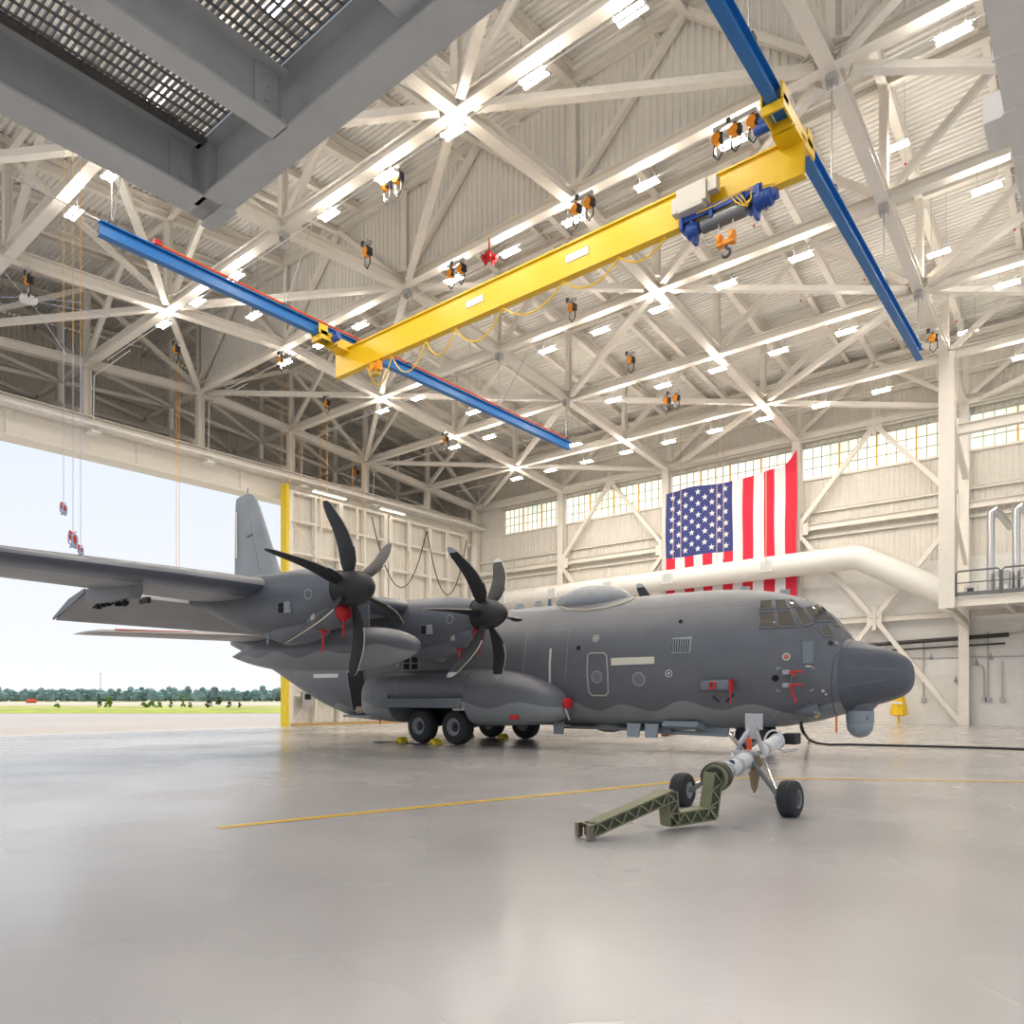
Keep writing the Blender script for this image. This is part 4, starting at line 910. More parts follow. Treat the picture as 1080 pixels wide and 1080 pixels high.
# main gear fairing
def fairing():
    mb = MB(); y0 = 19.05
    front = [(-13.22,1.50,1.22,.05),(-13.3,1.74,1.05,.35),(-13.6,1.98,.90,.62),(-14.1,2.22,.80,.82),(-14.9,2.45,.73,.95),(-15.8,2.58,.70,1.0),(-16.75,2.62,.68,1.02)]
    mb.loft([sec(x, y0, (t+b_)/2, w, (t-b_)/2, 40, 2.3) for x, t, b_, w in smooth_tab(front, .3)])
    mid = [(-16.7,2.62,1.32,1.02),(-18,2.63,1.32,1.02),(-20.6,2.62,1.32,1.02)]
    mb.loft([sec(x, y0, (t+b_)/2, w, (t-b_)/2, 40, 2.6) for x, t, b_, w in mid])
    rear = [(-20.5,2.62,.72,1.02),(-21.3,2.61,.74,.98),(-22.0,2.56,.80,.86),(-22.4,2.4,.9,.66),(-22.6,2.1,1.1,.4)]
    mb.loft([sec(x, y0, (t+b_)/2, w, (t-b_)/2, 40, 2.5) for x, t, b_, w in smooth_tab(rear, .2)])
    return mb
mf = fairing(); o = mf.build('wheel_fairing', SPON, AC, smooth=40); BVs = BVHTree.FromPolygons(mf.v, mf.f)
mb = MB(); mb.box((-18.6, 20.0, 1.0), (4.0, 1.2, .7)); mb.build('wheel_well_shade', DBLK, o, smooth=0)  # black box painted in for the shade inside the well
mb = MB(); mb.loft([[V((x, 18.02, 1.62)), V((x, 17.78, 1.30)), V((x, 17.84, 1.28)), V((x, 18.1, 1.58))] for x in (-16.8, -21.0)]+[[V((-21.6, 18.05, 1.60)), V((-21.6, 17.98, 1.5)), V((-21.6, 18.0, 1.5)), V((-21.6, 18.1, 1.58))]])
lab(mb.build('gear_door', mat('gear_door_grey', (.19,.21,.23), .4), o, smooth=0), 'raised main gear door')
mb = MB(); mb.box((-16.95, 18.15, 1.36), (.5,.3,.3)); mb.tube([(-17.1,18.1,1.5),(-16.8,18.0,1.25)], .05, 6); mb.build('door_actuator', GALV, o)
line('fairing_seam', [(395,705),(500,703),(560,714)], .010, MARKL, o, bv=BVs)
for x in (418, 395): line('fairing_seam', [(x,712),(x,736)], .008, MARKL, o, bv=BVs)
p, n = surf(543, 757, BVs); mb = MB(); mb.box(p+V((0,-.04,.02)), (.32,.1,.16)); o2 = mb.build('red_cover', RED, o, bevel=.02)
mb = MB(); mb.lathe([(0,.19),(.08,.18),(.10,.1)], (-13.22, 18.98, 1.45), (1,-.35,0), 18); mb.mi = 1; mb.lathe([(-.12,.26),(.02,.22)], (-13.26, 18.98, 1.45), (1,-.35,0), 18, cap=False); mb.tube([(-13.15,18.8,1.3),(-13.0,18.8,.95)], .03, 5); lab(mb.build('inlet_cover', [RED, MARKL], o), 'red cover on the fairing nose inlet')
# port fairing
mb = MB(); mb.v = [V((p.x, 2*YC-p.y, p.z)) for p in mf.v]; mb.f = mf.f; mb.m = [0]*len(mf.f); mb.build('wheel_fairing', SPON, AC, smooth=40)
def wheel(c0, r_, w, sgn, parent=AC, axis=(0,1,0)):
    ax = V(axis).normalized()*sgn
    mb = MB(); h_ = w/2
    mb.lathe([(-h_,r_*.50),(-h_,r_*.62),(-h_*.98,r_*.78),(-h_*.8,r_*.93),(-h_*.5,r_*.99),(-h_*.46,r_*.972),(-h_*.42,r_*.995),(-h_*.05,r_),(-h_*.02,r_*.98),(h_*.02,r_*.98),(h_*.05,r_),(h_*.42,r_*.995),(h_*.46,r_*.972),(h_*.5,r_*.99),(h_*.8,r_*.93),(h_*.98,r_*.78),(h_,r_*.62),(h_,r_*.50)], c0, ax, 48, cap=False)
    t_ = mb.build('wheel', TIRE, parent)
    mb = MB(); mb.lathe([(-h_*.9,.02),(-h_*.9,r_*.5),(h_*.8,r_*.5),(h_*.95,r_*.52),(h_*.98,r_*.46),(h_*.7,r_*.40),(h_*.6,r_*.26)], c0, ax, 32, cap=False); mb.build('wheel_rim', RIM, t_)
    mb = MB(); mb.lathe([(h_*.5,r_*.42),(h_*.62,r_*.30),(h_*.62,r_*.1),(h_*.95,r_*.09),(h_*1.0,.01)], c0, ax, 24, cap=False)
    y_ = ax.cross(V((0,0,1)))
    for k in range(8):
        a_ = 2*math.pi*k/8; p_ = V(c0)+ax*h_*.62+(y_*math.cos(a_)+V((0,0,1))*math.sin(a_))*r_*.22; mb.lathe([(0,.03),(.04,.03)], p_, ax, 6)
    mb.build('wheel_hub', RIMD, t_)
    return t_
for x in (-17.7, -19.44): wheel((x, 18.80, .62), .62, .5, -1)
for x in (-18.3, -20.1): wheel((x, 23.4, .62), .62, .5, 1)
for x in (-17.7, -19.44):
    mb = MB(); mb.tube([(x, 19.05, .62), (x, 19.9, .72), (x, 20.0, 1.4)], .13, 8); mb.build('gear_strut', RIM, AC)
for x in (-18.3, -20.1):
    mb = MB(); mb.tube([(x, 23.15, .62), (x, 22.3, .72), (x, 22.2, 1.4)], .13, 8); mb.build('gear_strut', RIM, AC)
# nose gear
for y in (20.78, 21.42):
    wheel((-8.02, y, .50), .50, .30, -1 if y < 21 else 1)
mb = MB(); mb.tube([(-8.02, YC, .5), (-8.1, YC, 1.3)], .10, 12); mb.tube([(-8.02, 20.7, .5), (-8.02, 21.5, .5)], .06, 8); mb.tube([(-8.1,YC,.55),(-9.3,YC,1.0)], .05, 8); mb.build('nose_gear_strut', CHROME, AC)
mb = MB(); mb.box((-9.6, 20.45, .60), (2.3, .06, .10)); mb.box((-10.4, 20.5, .70), (.9,.5,.08)); mb.box((-9.1,20.5,.68),(1.0,.06,.16)); mb.tube([(-10.9, 20.4, .60), (-8.6, 20.4, .56)], .06, 8); mb.build('nose_gear_door', ANT, AC, smooth=0)
mb = MB(); mb.loft([[V((x, 19.75, .95)), V((x, 19.65, .80)), V((x, 20.2, .68)), V((x, 20.3, .8))] for x in (-9.2, -10.3)]); mb.build('belly_fairing', ANT, AC, smooth=0)
# ------------------------------------------------ wings
def airfoil(y, xle, xte, z, th, n=14):
    up, lo = [], []
    for i in range(n+1):
        t = (1-math.cos(math.pi*i/n))/2; yt = 5*th*(.2969*math.sqrt(t)-.126*t-.3516*t*t+.2843*t**3-.1036*t**4)
        x = lerp(xle, xte, t); up.append(V((x, y, z+yt*1.12))); lo.append(V((x, y, z-yt*.88)))
    return up+lo[::-1][1:-1]
def wing(sgn):
    Y = lambda d: YC-sgn*d
    S = [(0,-16.85,-21.2,4.38,.62),(5.0,-16.85,-21.2,4.42,.62),(9.8,-16.85,-21.2,4.50,.60),(12.6,-16.9,-21.05,4.52,.52),(16,-17.15,-20.7,4.53,.42),(20.6,-17.6,-20.2,4.55,.30),(21.0,-18.1,-19.9,4.55,.08)]
    mb = MB(); n = 2*15-2
    rings = [airfoil(Y(d), a, b_, z, th) for d, a, b_, z, th in S]
    fine = []
    for r0, r1 in zip(rings, rings[1:]):
        for k in range(5): fine.append([p.lerp(q, k/5) for p, q in zip(r0, r1)])
    fine.append(rings[-1]); mb.loft(fine)
    # dark upper skin and leading edge, pale underside
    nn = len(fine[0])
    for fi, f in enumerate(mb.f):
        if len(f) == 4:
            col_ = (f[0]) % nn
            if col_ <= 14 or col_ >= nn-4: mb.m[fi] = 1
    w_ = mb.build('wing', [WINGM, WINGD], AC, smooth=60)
    lab(w_, 'starboard wing reaching left toward the open door' if sgn > 0 else 'port wing beyond the fuselage')
    mb = MB(); rows = []
    for d in [2.25, 4.2, 6, 8, 10, 11.5, 12.9]:
        prof_ = [(-21.36,4.46),(-21.42,4.56),(-21.7,4.58),(-22.6,4.28),(-23.5,3.90),(-23.5,3.87),(-22.6,4.14),(-21.7,4.38)]
        rows.append([V((x, Y(d), z-.02-.0*d)) for x, z in prof_])
    mb.loft(rows); fl_ = mb.build('flap', WINGM, AC, smooth=40); lab(fl_, 'lowered trailing-edge flap')
    mb = MB(); mb.box((-22.45, Y(12.95), 4.2), (.1,.03,.1)); 
    mb.loft([[V((x, Y(12.93), z)), V((x, Y(12.97), z)), V((x, Y(12.97), z-t)), V((x, Y(12.93), z-t))] for x, z, t in ((-21.36,4.55,.1),(-22.4,4.36,.22),(-23.55,3.92,.06))]); mb.build('flap_end_rib', WINGD, fl_, smooth=0)
    for d in (3, 6.6, 8.3, 11.4):
        mb = MB(); mb.box((-21.28, Y(d), 4.38), (.5,.10,.16)); mb.build('flap_track', mat('track_dark', (.07,.07,.09), .5) if d == 3 else bpy.data.materials['track_dark'], fl_, smooth=0)
    mb = MB(); mb.loft([[V((x, Y(13.04)+s_, z)) for s_, z in ((-w,4.45),(w,4.45),(w,zz),(-w,zz))] for x, w, zz in ((-17.85,.03,4.12),(-18.2,.13,4.02),(-19.4,.15,3.98),(-20.75,.13,4.10),(-20.95,.03,4.3))]); 
    py_ = mb.build('wing_pylon', mat('pylon_grey', (.17,.18,.19), .45) if sgn > 0 else bpy.data.materials['pylon_grey'], AC, smooth=0); lab(py_, 'empty outboard pylon under the wing')
    for k in range(7): mb = MB(); mb.box((-18.6-.28*k, Y(13.04)+random.uniform(-.12,.12), 3.96+random.uniform(-.04,.03)), (.12,.10,.09)); mb.tube([(-18.6-.28*k, Y(13.04), 4.05), (-18.7-.28*k, Y(13.04)-.1, 3.93)], .02, 5); mb.build('pylon_fitting', DBLK, py_, smooth=0)
    for x, d in ((-19.2,15.9),(-20.0,17.3),(-20.05,17.0)):
        mb = MB(); mb.box((x, Y(d), 4.31), (.14,.10,.04)); mb.build('access_port', DBLK, w_, smooth=0)
    # nacelles, spinners, propellers
    for kk, (d, hz_, ph) in enumerate(((4.9, 4.05, 0), (9.8, 4.24, 101)) if sgn > 0 else ((4.9, 4.05, 92), (9.8, 4.24, 60))):
        yn = Y(d); zz = hz_
        tab = [(-14.42,zz+.45,zz-.42,.44),(-14.6,zz+.50,zz-.52,.50),(-15.1,zz+.58,zz-.74,.58),(-15.7,zz+.64,zz-.86,.63),(-16.5,zz+.66,zz-.93,.66),(-17.5,zz+.68,zz-.92,.66),(-18.6,zz+.70,zz-.74,.62),(-19.8,zz+.66,zz-.36,.52),(-20.9,zz+.52,zz-.02,.38),(-21.6,zz+.40,zz+.16,.2)]
        mb = MB(); mb.loft([sec(x, yn, (t+b_)/2, w, (t-b_)/2, 36, 2.35) for x, t, b_, w in smooth_tab(tab, .3)]); nc = mb.build('engine_nacelle', NACM, AC, smooth=50)
        lab(nc, '%s %s engine nacelle' % (('inboard','outboard')[kk], 'starboard' if sgn > 0 else 'port'))
        bvn = BVHTree.FromPolygons(mb.v, mb.f)
        # chin intake and lower oil-cooler bulge
        mb = MB(); mb.lathe([(.30,.23),(.26,.29),(.05,.34),(-.5,.38),(-1.4,.25)], (-14.75, yn-.02, zz-.58), (1,0,.03), 24); mb.build('intake_lip', NACM, nc)
        mb = MB(); mb.lathe([(0,.21),(.10,.19),(.16,.08)], (-14.44, yn-.02, zz-.57), (1,0,.03), 20); mb.tube([(-14.3, yn-.1, zz-.62), (-14.27, yn-.14, zz-1.15)], .028, 5)
        if sgn > 0: tag(mb.build('intake_plug', RED), 'red intake plug with streamer under the %s propeller of the near wing' % ('inner' if kk == 0 else 'outer'), 'plug', 'red engine plugs')
        else: mb.build('intake_cover', RED, nc)
        mb = MB(); mb.lathe([(.1,.20),(0,.28),(-.5,.36),(-1.4,.38),(-2.4,.1)], (-15.3, yn, zz-.84), (1,0,.02), 24); mb.build('oil_cooler_fairing', NACM, nc)
        mb = MB(); mb.lathe([(0,.19),(.08,.15)], (-15.2, yn, zz-.84), (1,0,.02), 18); mb.tube([(-15.1, yn-.1, zz-.9), (-15.05, yn-.15, zz-1.5)], .03, 5)
        if sgn > 0: tag(mb.build('cooler_plug', RED), 'small red plug with ribbon in the lower scoop of the near wing\'s %s engine' % ('inner' if kk == 0 else 'outer'), 'plug', 'red engine plugs')
        else: mb.build('cooler_cover', RED, nc)
        if sgn > 0:
            # ring of dots, square vent, small tags on the outboard side
            ysd = yn-.66
            for q_ in range(10):
                a_ = 2*math.pi*q_/10; pp = bvn.ray_cast(V((-15.05+.12*math.cos(a_), yn-2, zz-.12+.12*math.sin(a_))), V((0,1,0)))[0]
                if pp: mb = MB(); mb.box(pp, (.03,.02,.03)); mb.build('marking_dot', MARK, nc, smooth=0)
            pp = bvn.ray_cast(V((-15.95, yn-2, zz-.38)), V((0,1,0)))[0]
            mb = MB(); mb.box(pp+V((0,0,0)), (.46,.06,.28)); vb = mb.build('square_vent', MARKL, nc, smooth=0); mb = MB(); mb.box(pp+V((-.1,-.02,0)), (.2,.06,.25)); mb.build('vent_opening', DBLK, vb, smooth=0)
            pp = bvn.ray_cast(V((-15.1, yn-2, zz-.62)), V((0,1,0)))[0]
            if pp: mb = MB(); mb.box(pp, (.14,.06,.22)); mb.build('access_tag', SEAL, nc, smooth=0)
            mb = MB(); mb.tube([(-17.3, yn-.2, zz-.9), (-17.35, yn-.2, zz-1.2)], .03, 6); mb.tube([(-16.5, yn-.1, zz-.9), (-16.6, yn-.1, zz-1.15)], .03, 6); mb.build('drain_mast', ANT, nc)
        # propeller
        hub = V((-14.15, yn, zz)); 
        mb = MB(); mb.lathe([(-.33,.40),(-.30,.43),(.15,.42),(.35,.38),(.55,.29),(.70,.17),(.78,.06),(.80,.005)], hub, (1,0,0), 36); pr_ = mb.build('propeller_spinner', PROP, AC); 
        lab(pr_, '%s %s propeller hub' % (('inboard','outboard')[kk], 'starboard' if sgn > 0 else 'port'))
        for b6 in range(6):
            ang = R(ph+60*b6); er = V((0, math.cos(ang), math.sin(ang))); et = V((0, -math.sin(ang), math.cos(ang)))
            st = [(.30,.11,.10,-32),(.42,.15,.085,-24),(.62,.23,.06,-15),(.95,.265,.045,-8),(1.3,.26,.034,-4),(1.6,.24,.026,-2),(1.85,.205,.02,0),(2.02,.165,.015,1),(2.10,.11,.010,1),(2.13,.04,.006,1)]
            rings, edge = [], []
            fine = []
            for s0, s1 in zip(st, st[1:]):
                for k in range(3): fine.append([lerp(p, q, k/3) for p, q in zip(s0, s1)])
            fine.append(list(st[-1]))
            for r0, hc_, tt, tw in fine:
                tw_ = R(tw); cd = V((1,0,0))*math.cos(tw_)+et*math.sin(tw_); nd = cd.cross(er).normalized()
                sw = -.46*max(0, (r0-.5)/1.63)**2.1+.09*math.sin(math.pi*min(1, max(0, (r0-.3)/1.5)))
                c_ = hub+er*r0+V((sw, 0, 0))
                rings.append([c_+cd*hc_*u+nd*tt*v_ for u, v_ in ((1,0),(.75,.5),(.3,.9),(-.3,.8),(-.8,.35),(-1,0),(-.8,-.35),(-.3,-.8),(.3,-.9),(.75,-.5))])
                edge.append((c_+cd*hc_, c_+cd*hc_*.9+nd*tt*.4, c_+cd*hc_*.9-nd*tt*.4))
            mb = MB(); mb.loft(rings); nr = len(rings)
            for fi, f in enumerate(mb.f):
                if len(f) == 4 and min(f)//10 >= nr-8 and kk == 0: mb.m[fi] = 1
            bl = mb.build('propeller_blade', [PROP, PTIP], pr_, smooth=60)
            mb = MB(); mb.loft([[e_[0]+V((.006,0,0)), e_[1]*1.0, e_[2]*1.0] for e_ in edge[9:-1]]); mb.build('blade_edge_strip', PEDGE if sgn > 0 else FRM, bl)
    return w_
w1 = wing(1); w2 = wing(-1)
# under-wing tank and pylon
TY = 13.75
tab = [(-14.35,3.06,3.02,.03),(-14.5,3.22,2.86,.2),(-14.9,3.40,2.68,.37),(-15.6,3.56,2.52,.52),(-16.6,3.64,2.44,.60),(-19,3.66,2.44,.61),(-20.6,3.60,2.50,.55),(-22,3.42,2.68,.37),(-23,3.22,2.88,.18),(-23.6,3.07,3.03,.02)]
mb = MB(); mb.loft([sec(x, TY, (t+b_)/2, w, (t-b_)/2, 36, 2) for x, t, b_, w in smooth_tab(tab, .4)]); o = mb.build('fuel_tank', TANKM, AC, smooth=60); lab(o, 'long underwing fuel tank')
mb = MB(); mb.loft([[V((x, TY+s_, z)) for s_, z in ((-w,4.3),(w,4.3),(w,3.5),(-w,3.5))] for x, w in ((-16.4,.02),(-16.9,.12),(-19.5,.13),(-20.4,.02))]); mb.build('tank_pylon', NACM, o, smooth=0)
# under-nacelle sensor pod
q = atY(465, 690, 16.6); mb = MB(); mb.tube([q+V((.1,0,.55)), q+V((.05,0,.1))], .2, 12); mb.sphere(q, .26, 16); lab(mb.build('sensor_pod', mat('pod_grey', (.17,.19,.21), .35), AC), 'small ball sensor below the inboard engine')
# tail
def slab(name, secs, m, parent=AC):
    mb = MB(); mb.loft(secs); return mb.build(name, m, parent, smooth=50)
def foil_v(z, xle, xte, th, n=12):
    return [V((q.x, YC+(q.z), z)) for q in [V((p.x, 0, p.z)) for p in airfoil(0, xle, xte, 0, th, n)]]
o = slab('tail_fin', [foil_v(z, a, b_, t) for z, a, b_, t in ((4.6,-29.6,-36.0,.5),(5.6,-30.7,-36.05,.5),(7.7,-31.8,-36.05,.45),(11.3,-33.65,-36.0,.3),(11.8,-33.95,-35.95,.22),(12.1,-34.25,-35.9,.14),(12.2,-34.6,-35.5,.06))], FINM); lab(o, 'tall pale grey tail fin')
mb = MB(); mb.tube([(-34.8,YC,12.15),(-34.8,YC,12.5)], .03, 6); mb.build('fin_lamp', FRM, o)
mb = MB(); mb.box((-35.72, YC-.09, 10.2), (.10,.04,2.4)); lab(mb.build('fin_light_strip', mat('strip_pale', (.75,.75,.72), .5), o, smooth=0), 'pale vertical strip on the fin')
mb = MB(); mb.tube([(-33.4,YC-.2,8.0),(-34.6,YC-.12,11.5)], .012, 5); mb.tube([(-34.1,YC-.17,10),(-34.6,YC-.16,9.95)], .05, 5); mb.build('rudder_seam', FRM, o)
for sgn in (1, -1):
    o = slab('tailplane', [airfoil(YC-sgn*d, a, b_, z, t) for d, a, b_, z, t in ((0,-31.0,-35.8,4.62,.4),(1,-31.0,-35.8,4.60,.4),(8.0,-32.3,-34.8,4.38,.22),(8.35,-32.8,-34.7,4.37,.1))], mat('tailplane_paint', (.42,.40,.38), .5) if sgn > 0 else bpy.data.materials['tailplane_paint']); lab(o, ('starboard' if sgn > 0 else 'port')+' tailplane')
    if sgn > 0: mb = MB(); mb.tube([(-32.3, YC-7.6, 4.48), (-31.75, YC-4.5, 4.55)], .05, 6); lab(mb.build('leading_edge_boot', mat('boot_red', (.40,.10,.08), .5), o), 'reddish leading edge')
# wheel chocks
for k, (x, y, lb) in enumerate(((-18.42, 18.5, 'in front of the rear near main wheel'), (-18.92,18.5,'x'), (-20.15, 18.5, 'behind the rear near main wheel'), (-19.0, 22.9, 'between the far main wheels'), (-20.85, 22.9, 'behind the far main wheels'))):
    if lb == 'x': continue
    mb = MB(); y0 = y-.25
    mb.prof((x, y0, .0), (x, y0+.32, .0), [(-.17,.005),(.17,.005),(.13,.12),(.03,.2),(-.03,.2),(-.13,.12)]); 
    t = mb.build('wheel_chock', YELD); tag(t, 'yellow wheel chock '+lb, 'wheel chock', 'yellow chocks')
    if y < 19: m2 = MB(); m2.tube([(x, y0, .05), (x-.5, y0-.25, .015), (x-1.1, y0-.2, .012)], .015, 5); m2.build('chock_rope', BLK, t)
# ---------------------------------------------------------------- tow bar
tb = thing('tow_bar', (-4.2, 10.2, 0), 'wheeled aircraft tow bar with olive green gooseneck lying on the floor under the nose', 'tow bar')
H = V((-4.52, 13.1, .90)); J = V((-3.93, 8.95, .60)); dd = (H-J)
mb = MB(); mb.tube([J, J+dd*.88], .115, 20); tube = mb.build('main_tube', mat('tube_white', (.68,.69,.70), .35), tb)
mb = MB(); 
for t in (.10, .22, .36, .62, .88): mb.tube([J+dd*t, J+dd*(t+.02)], .135, 20)
mb.build('tube_collar', CHROME, tube)
for t in (.05, .16):
    mb = MB(); p_ = J+dd*t; mb.sphere(p_+V((.05,-.05,.09)), .05, 8); mb.build('blue_mark' if t > .1 else 'dark_mark', mat('mark_navy', (.03,.05,.12), .5) if t < .1 else bpy.data.materials['mark_navy'], tube)
mb = MB(); p_ = J+dd*.72; mb.lathe([(0,.045),(.125,.045)], p_, (.3,-.9,.5), 12); lab(mb.build('blue_sticker', mat('sticker_blue', (.02,.16,.75), .5), tube), 'round blue sticker')
mb = MB(); e_ = J+dd*.88; mb.tube([e_, H], .07, 14); mb.box(H+V((.14,.1,0)), (.22,.3,.20)); mb.box(H+V((-.12,.1,0)), (.12,.3,.16)); 
lab(mb.build('tow_head', BLK, tb, bevel=.02), 'black clamp head')
mb = MB(); a_ = J+dd*.84; mb.tube([a_+V((.16*math.cos(R(q_)), 0, .02+.20*math.sin(R(q_)))) for q_ in range(0, 190, 20)], .018, 6); mb.tube([a_+V((0,0,-.02)), a_+V((.12,.1,-.14)), a_+V((.30,.25,-.1))], .03, 6); mb.build('grab_hoop', CHROME, tb)
# axle frame
P = J+dd*.45
WR = V((-3.41, 10.19, .24)); WL = V((-4.99, 10.18, .24))
for w_, s_ in ((WR, 1), (WL, -1)):
    wh = wheel(w_, .255, .25, s_, tb, (1,0,.03))
    mb = MB(); mb.tube([P+V((.05*s_, -.35, .0)), P+V((.12*s_,-.3,-.02)), w_+V((-.14*s_, 0, 0))], .035, 10); mb.mi = 1; mb.tube([P+V((.12*s_, .1, .05)), w_+V((-.2*s_, .06, .1))], .022, 8); mb.mi = 0; mb.tube([w_+V((-.2*s_,0,0)), w_], .03, 8)
    mb.build('axle_leg', [PIPE, CHROME], tb)
mb = MB(); mb.box(P+V((0,.12,.52)), (.26,.05,.24)); mb.box(P+V((0,.12,.36)), (.12,.12,.2)); 
for s_ in (-1, 1): mb.beam(P+V((s_*.05,.08,.38)), P+V((s_*.24,-.1,.04)), .06, .05); mb.beam(P+V((s_*.24,-.1,.04)), P+V((s_*.1,-.35,-.06)), .06, .05)
mb.box(P+V((0,-.1,0)), (.34,.3,.2)); lab(mb.build('lift_frame', GALV, tb, smooth=0, bevel=.01), 'grey lifting frame with pump')
mb = MB(); mb.tube([P+V((-.16,.2,.02)), P+V((-.2,-.3,.34)), P+V((-.12,-.4,.30))], .03, 8); mb.tube([P+V((-.28,.1,.1)), P+V((-.05,.1,.42))], .035, 8); mb.build('pump_lever', CHROME, tb)
mb = MB(); mb.box(P+V((.02,-.12,.20)), (.07,.05,.17)); lab(mb.build('red_handle', REDB, tb, bevel=.01), 'red release handle')
mb = MB(); q_ = P+V((.16,-.28,.0)); mb.loft([[q_+V((w*c_, .03*s_, z)) for c_, s_ in ((1,0),(0,1),(-1,0),(0,-1))] for z, w in ((.05,.08),(-.08,.13),(-.16,.05),(-.22,.08),(-.42,.05),(-.5,.01))]); lab(mb.build('tan_rag', mat('rag_tan', (.28,.20,.12), .8), tb), 'tan strap hanging from the frame')
# olive gooseneck
mb = MB(); mb.tube([J+dd*.03, J-dd.normalized()*.03], .19, 24); nk = mb.build('neck_flange', OLIVED, tb)
mb = MB(); mb.tube([J-dd.normalized()*.03+V((.15*math.cos(a_), 0, .15*math.sin(a_))) for a_ in [2*math.pi*k/20 for k in range(21)]], .03, 6); mb.build('flange_rim', OLIVE, nk)
fw = V((-.37, -.93, 0)); side = V((.93, -.37, 0))
def chan(p, q, w, d, name='neck_beam'):
    mb = MB(); p, q = V(p), V(q); ax = (q-p).normalized(); up = side.cross(ax).normalized()*(1 if side.cross(ax).z >= -.2 else -1)
    mb.beam(p, q, w*.72, d*.5, up=up); 
    for s_ in (-1, 1): mb.beam(p+up*s_*d/2, q+up*s_*d/2, w, .018, up=up)
    o = mb.build(name, OLIVE, tb, smooth=0)
    m2 = MB(); n = max(2, int((q-p).length/.10)); 
    for s_ in (-1, 1):
        for k in range(n):
            a_ = p+(q-p)*(k/n)+side*s_*w*.46; b_ = p+(q-p)*((k+1)/n)+side*s_*w*.46
            m2.beam(a_+up*d*.48*(1 if k % 2 else -1), b_+up*d*.48*(-1 if k % 2 else 1), .02, .016, up=side)
    m2.build('beam_ribs', OLIVE, o, smooth=0)['kind'] = 'stuff'
    m3 = MB()
    for s_ in (-1, 1): m3.beam(p+side*s_*w*.375, q+side*s_*w*.375, .01, d*.92, up=up)
    m3.build('beam_recess', OLIVED, o, smooth=0)
    return o
J0 = J+V((-.0,-.05,.0)); B0 = V((-4.0, 8.78, .12)); C0 = V((-4.2, 8.32, .10)); D0 = V((-4.24, 8.22, .40)); E0 = V((-4.60, 7.48, .09))
B0 = J0+fw*.10+V((0,0,-.44)); C0 = B0+fw*.62+V((0,0,-.03)); D0 = C0+fw*.04+V((0,0,.30)); E0 = D0+fw*1.18+V((0,0,-.33))
chan(J0+V((0,0,.06)), B0+V((0,0,-.04)), .18, .15); chan(B0-fw*.05, C0+fw*.06, .18, .15); chan(C0+V((0,0,-.06)), D0+V((0,0,.03)), .18, .15); chan(D0-fw*.02, E0, .20, .13)
mb = MB()
for s_ in (-1, 1): mb.box(E0+fw*.05+side*s_*.11, (.05,.09,.16)); mb.tube([E0+side*s_*.11+fw*.05+V((0,0,-.09)), E0+side*s_*.11+fw*.05+V((0,0,.02))], .03, 8)
for s_ in (-1,0,1): mb.box(E0+side*s_*.05+V((0,0,.08))-fw*.03, (.04,.05,.04))
mb.build('lock_jaw', mat('jaw_metal', (.22,.19,.15), .45, .7), tb, smooth=0)
mb = MB(); mb.lathe([(0,.045),(.012,.045)], E0-fw*.16+V((0,0,.10)), (0,0,1), 14); mb.build('round_patch', RIM, tb)
# power cable on the floor, small debris pieces
mb = MB(); q = [atY(845,765,20.0), atY(847,772,20.2), atZ(853,780,.06), atZ(862,784,.03)]+[atZ(*p, .03) for p in ((875,785.5),(895,785.3),(925,786),(960,786.8),(1000,787.8),(1040,789),(1085,790.5))]
mb.tube([q[0]+V((0,0,.1))]+q, .045, 8); tag(mb.build('power_cable', BLK), 'thick black cable hanging from the nose and running right across the floor', 'cable')
for k, (px, py) in enumerate(((705,775),(700,776.5),(710,774.5))):
    p_ = atZ(px, py, .0); mb = MB(); mb.sphere(p_+V((0,0,.06)), .09, 8, (1.6,1,.7)); mb.box(p_+V((.1,0,.05)), (.25,.08,.08))
    tag(mb.build('floor_fitting', mat('rust_brown', (.25,.10,.05), .6) if k == 0 else bpy.data.materials['rust_brown']), 'small rusty brown fitting on the floor beyond the belly, %s of three' % ('middle','leftmost','rightmost')[k], 'fitting', 'brown floor fittings')
# ================================================================ outside
APR = mat('apron_concrete', (.43,.38,.34), .8, noise=.06, nscale=.05)
Zo = -.42
fwd = V((-SN, CS, 0)); rgt = V((CS, SN, 0))
def gq(name, d0, d1, w0, z, m, label=None, struct_=False):
    mb = MB(); rows = []
    pts = [fwd*d0-rgt*w0*d0, fwd*d0+rgt*.3*d0, fwd*d1+rgt*.3*d1, fwd*d1-rgt*w0*d1]
    mb.add([p+V((0,0,z)) for p in pts], [(0,1,2,3)]); return mb.build(name, m, smooth=0)
mb = MB(); mb.add([(XD-.0,-160,Zo),(XD-.0,160,Zo),(-420,160,Zo),(-420,-160,Zo)], [(0,1,2,3)]); struct(mb.build('floor_apron', APR, smooth=0))
GR = mat('verge_grass', (.36,.42,.02), .9, noise=.45, nscale=.35); GR2 = mat('dry_field', (.50,.44,.25), .9, noise=.2, nscale=.03); GR3 = mat('rough_scrub', (.38,.40,.07), .9, noise=.5, nscale=.12); CON = mat('runway', (.62,.56,.50), .8)
struct(gq('floor_verge', 103, 125, .95, Zo+.03, GR)); struct(gq('floor_scrub', 125, 190, .95, Zo+.05, GR3)); struct(gq('floor_field', 190, 900, .95, Zo+.04, GR2)); struct(gq('floor_runway', 260, 330, .95, Zo+.07, CON))
TR = mat('tree_haze_green', (.18,.28,.26), .9, noise=.45, nscale=.12); TRK = mat('tree_trunk', (.2,.15,.11), .9)  # distance haze is mixed into the far tree colour
rnd = random.Random(3)
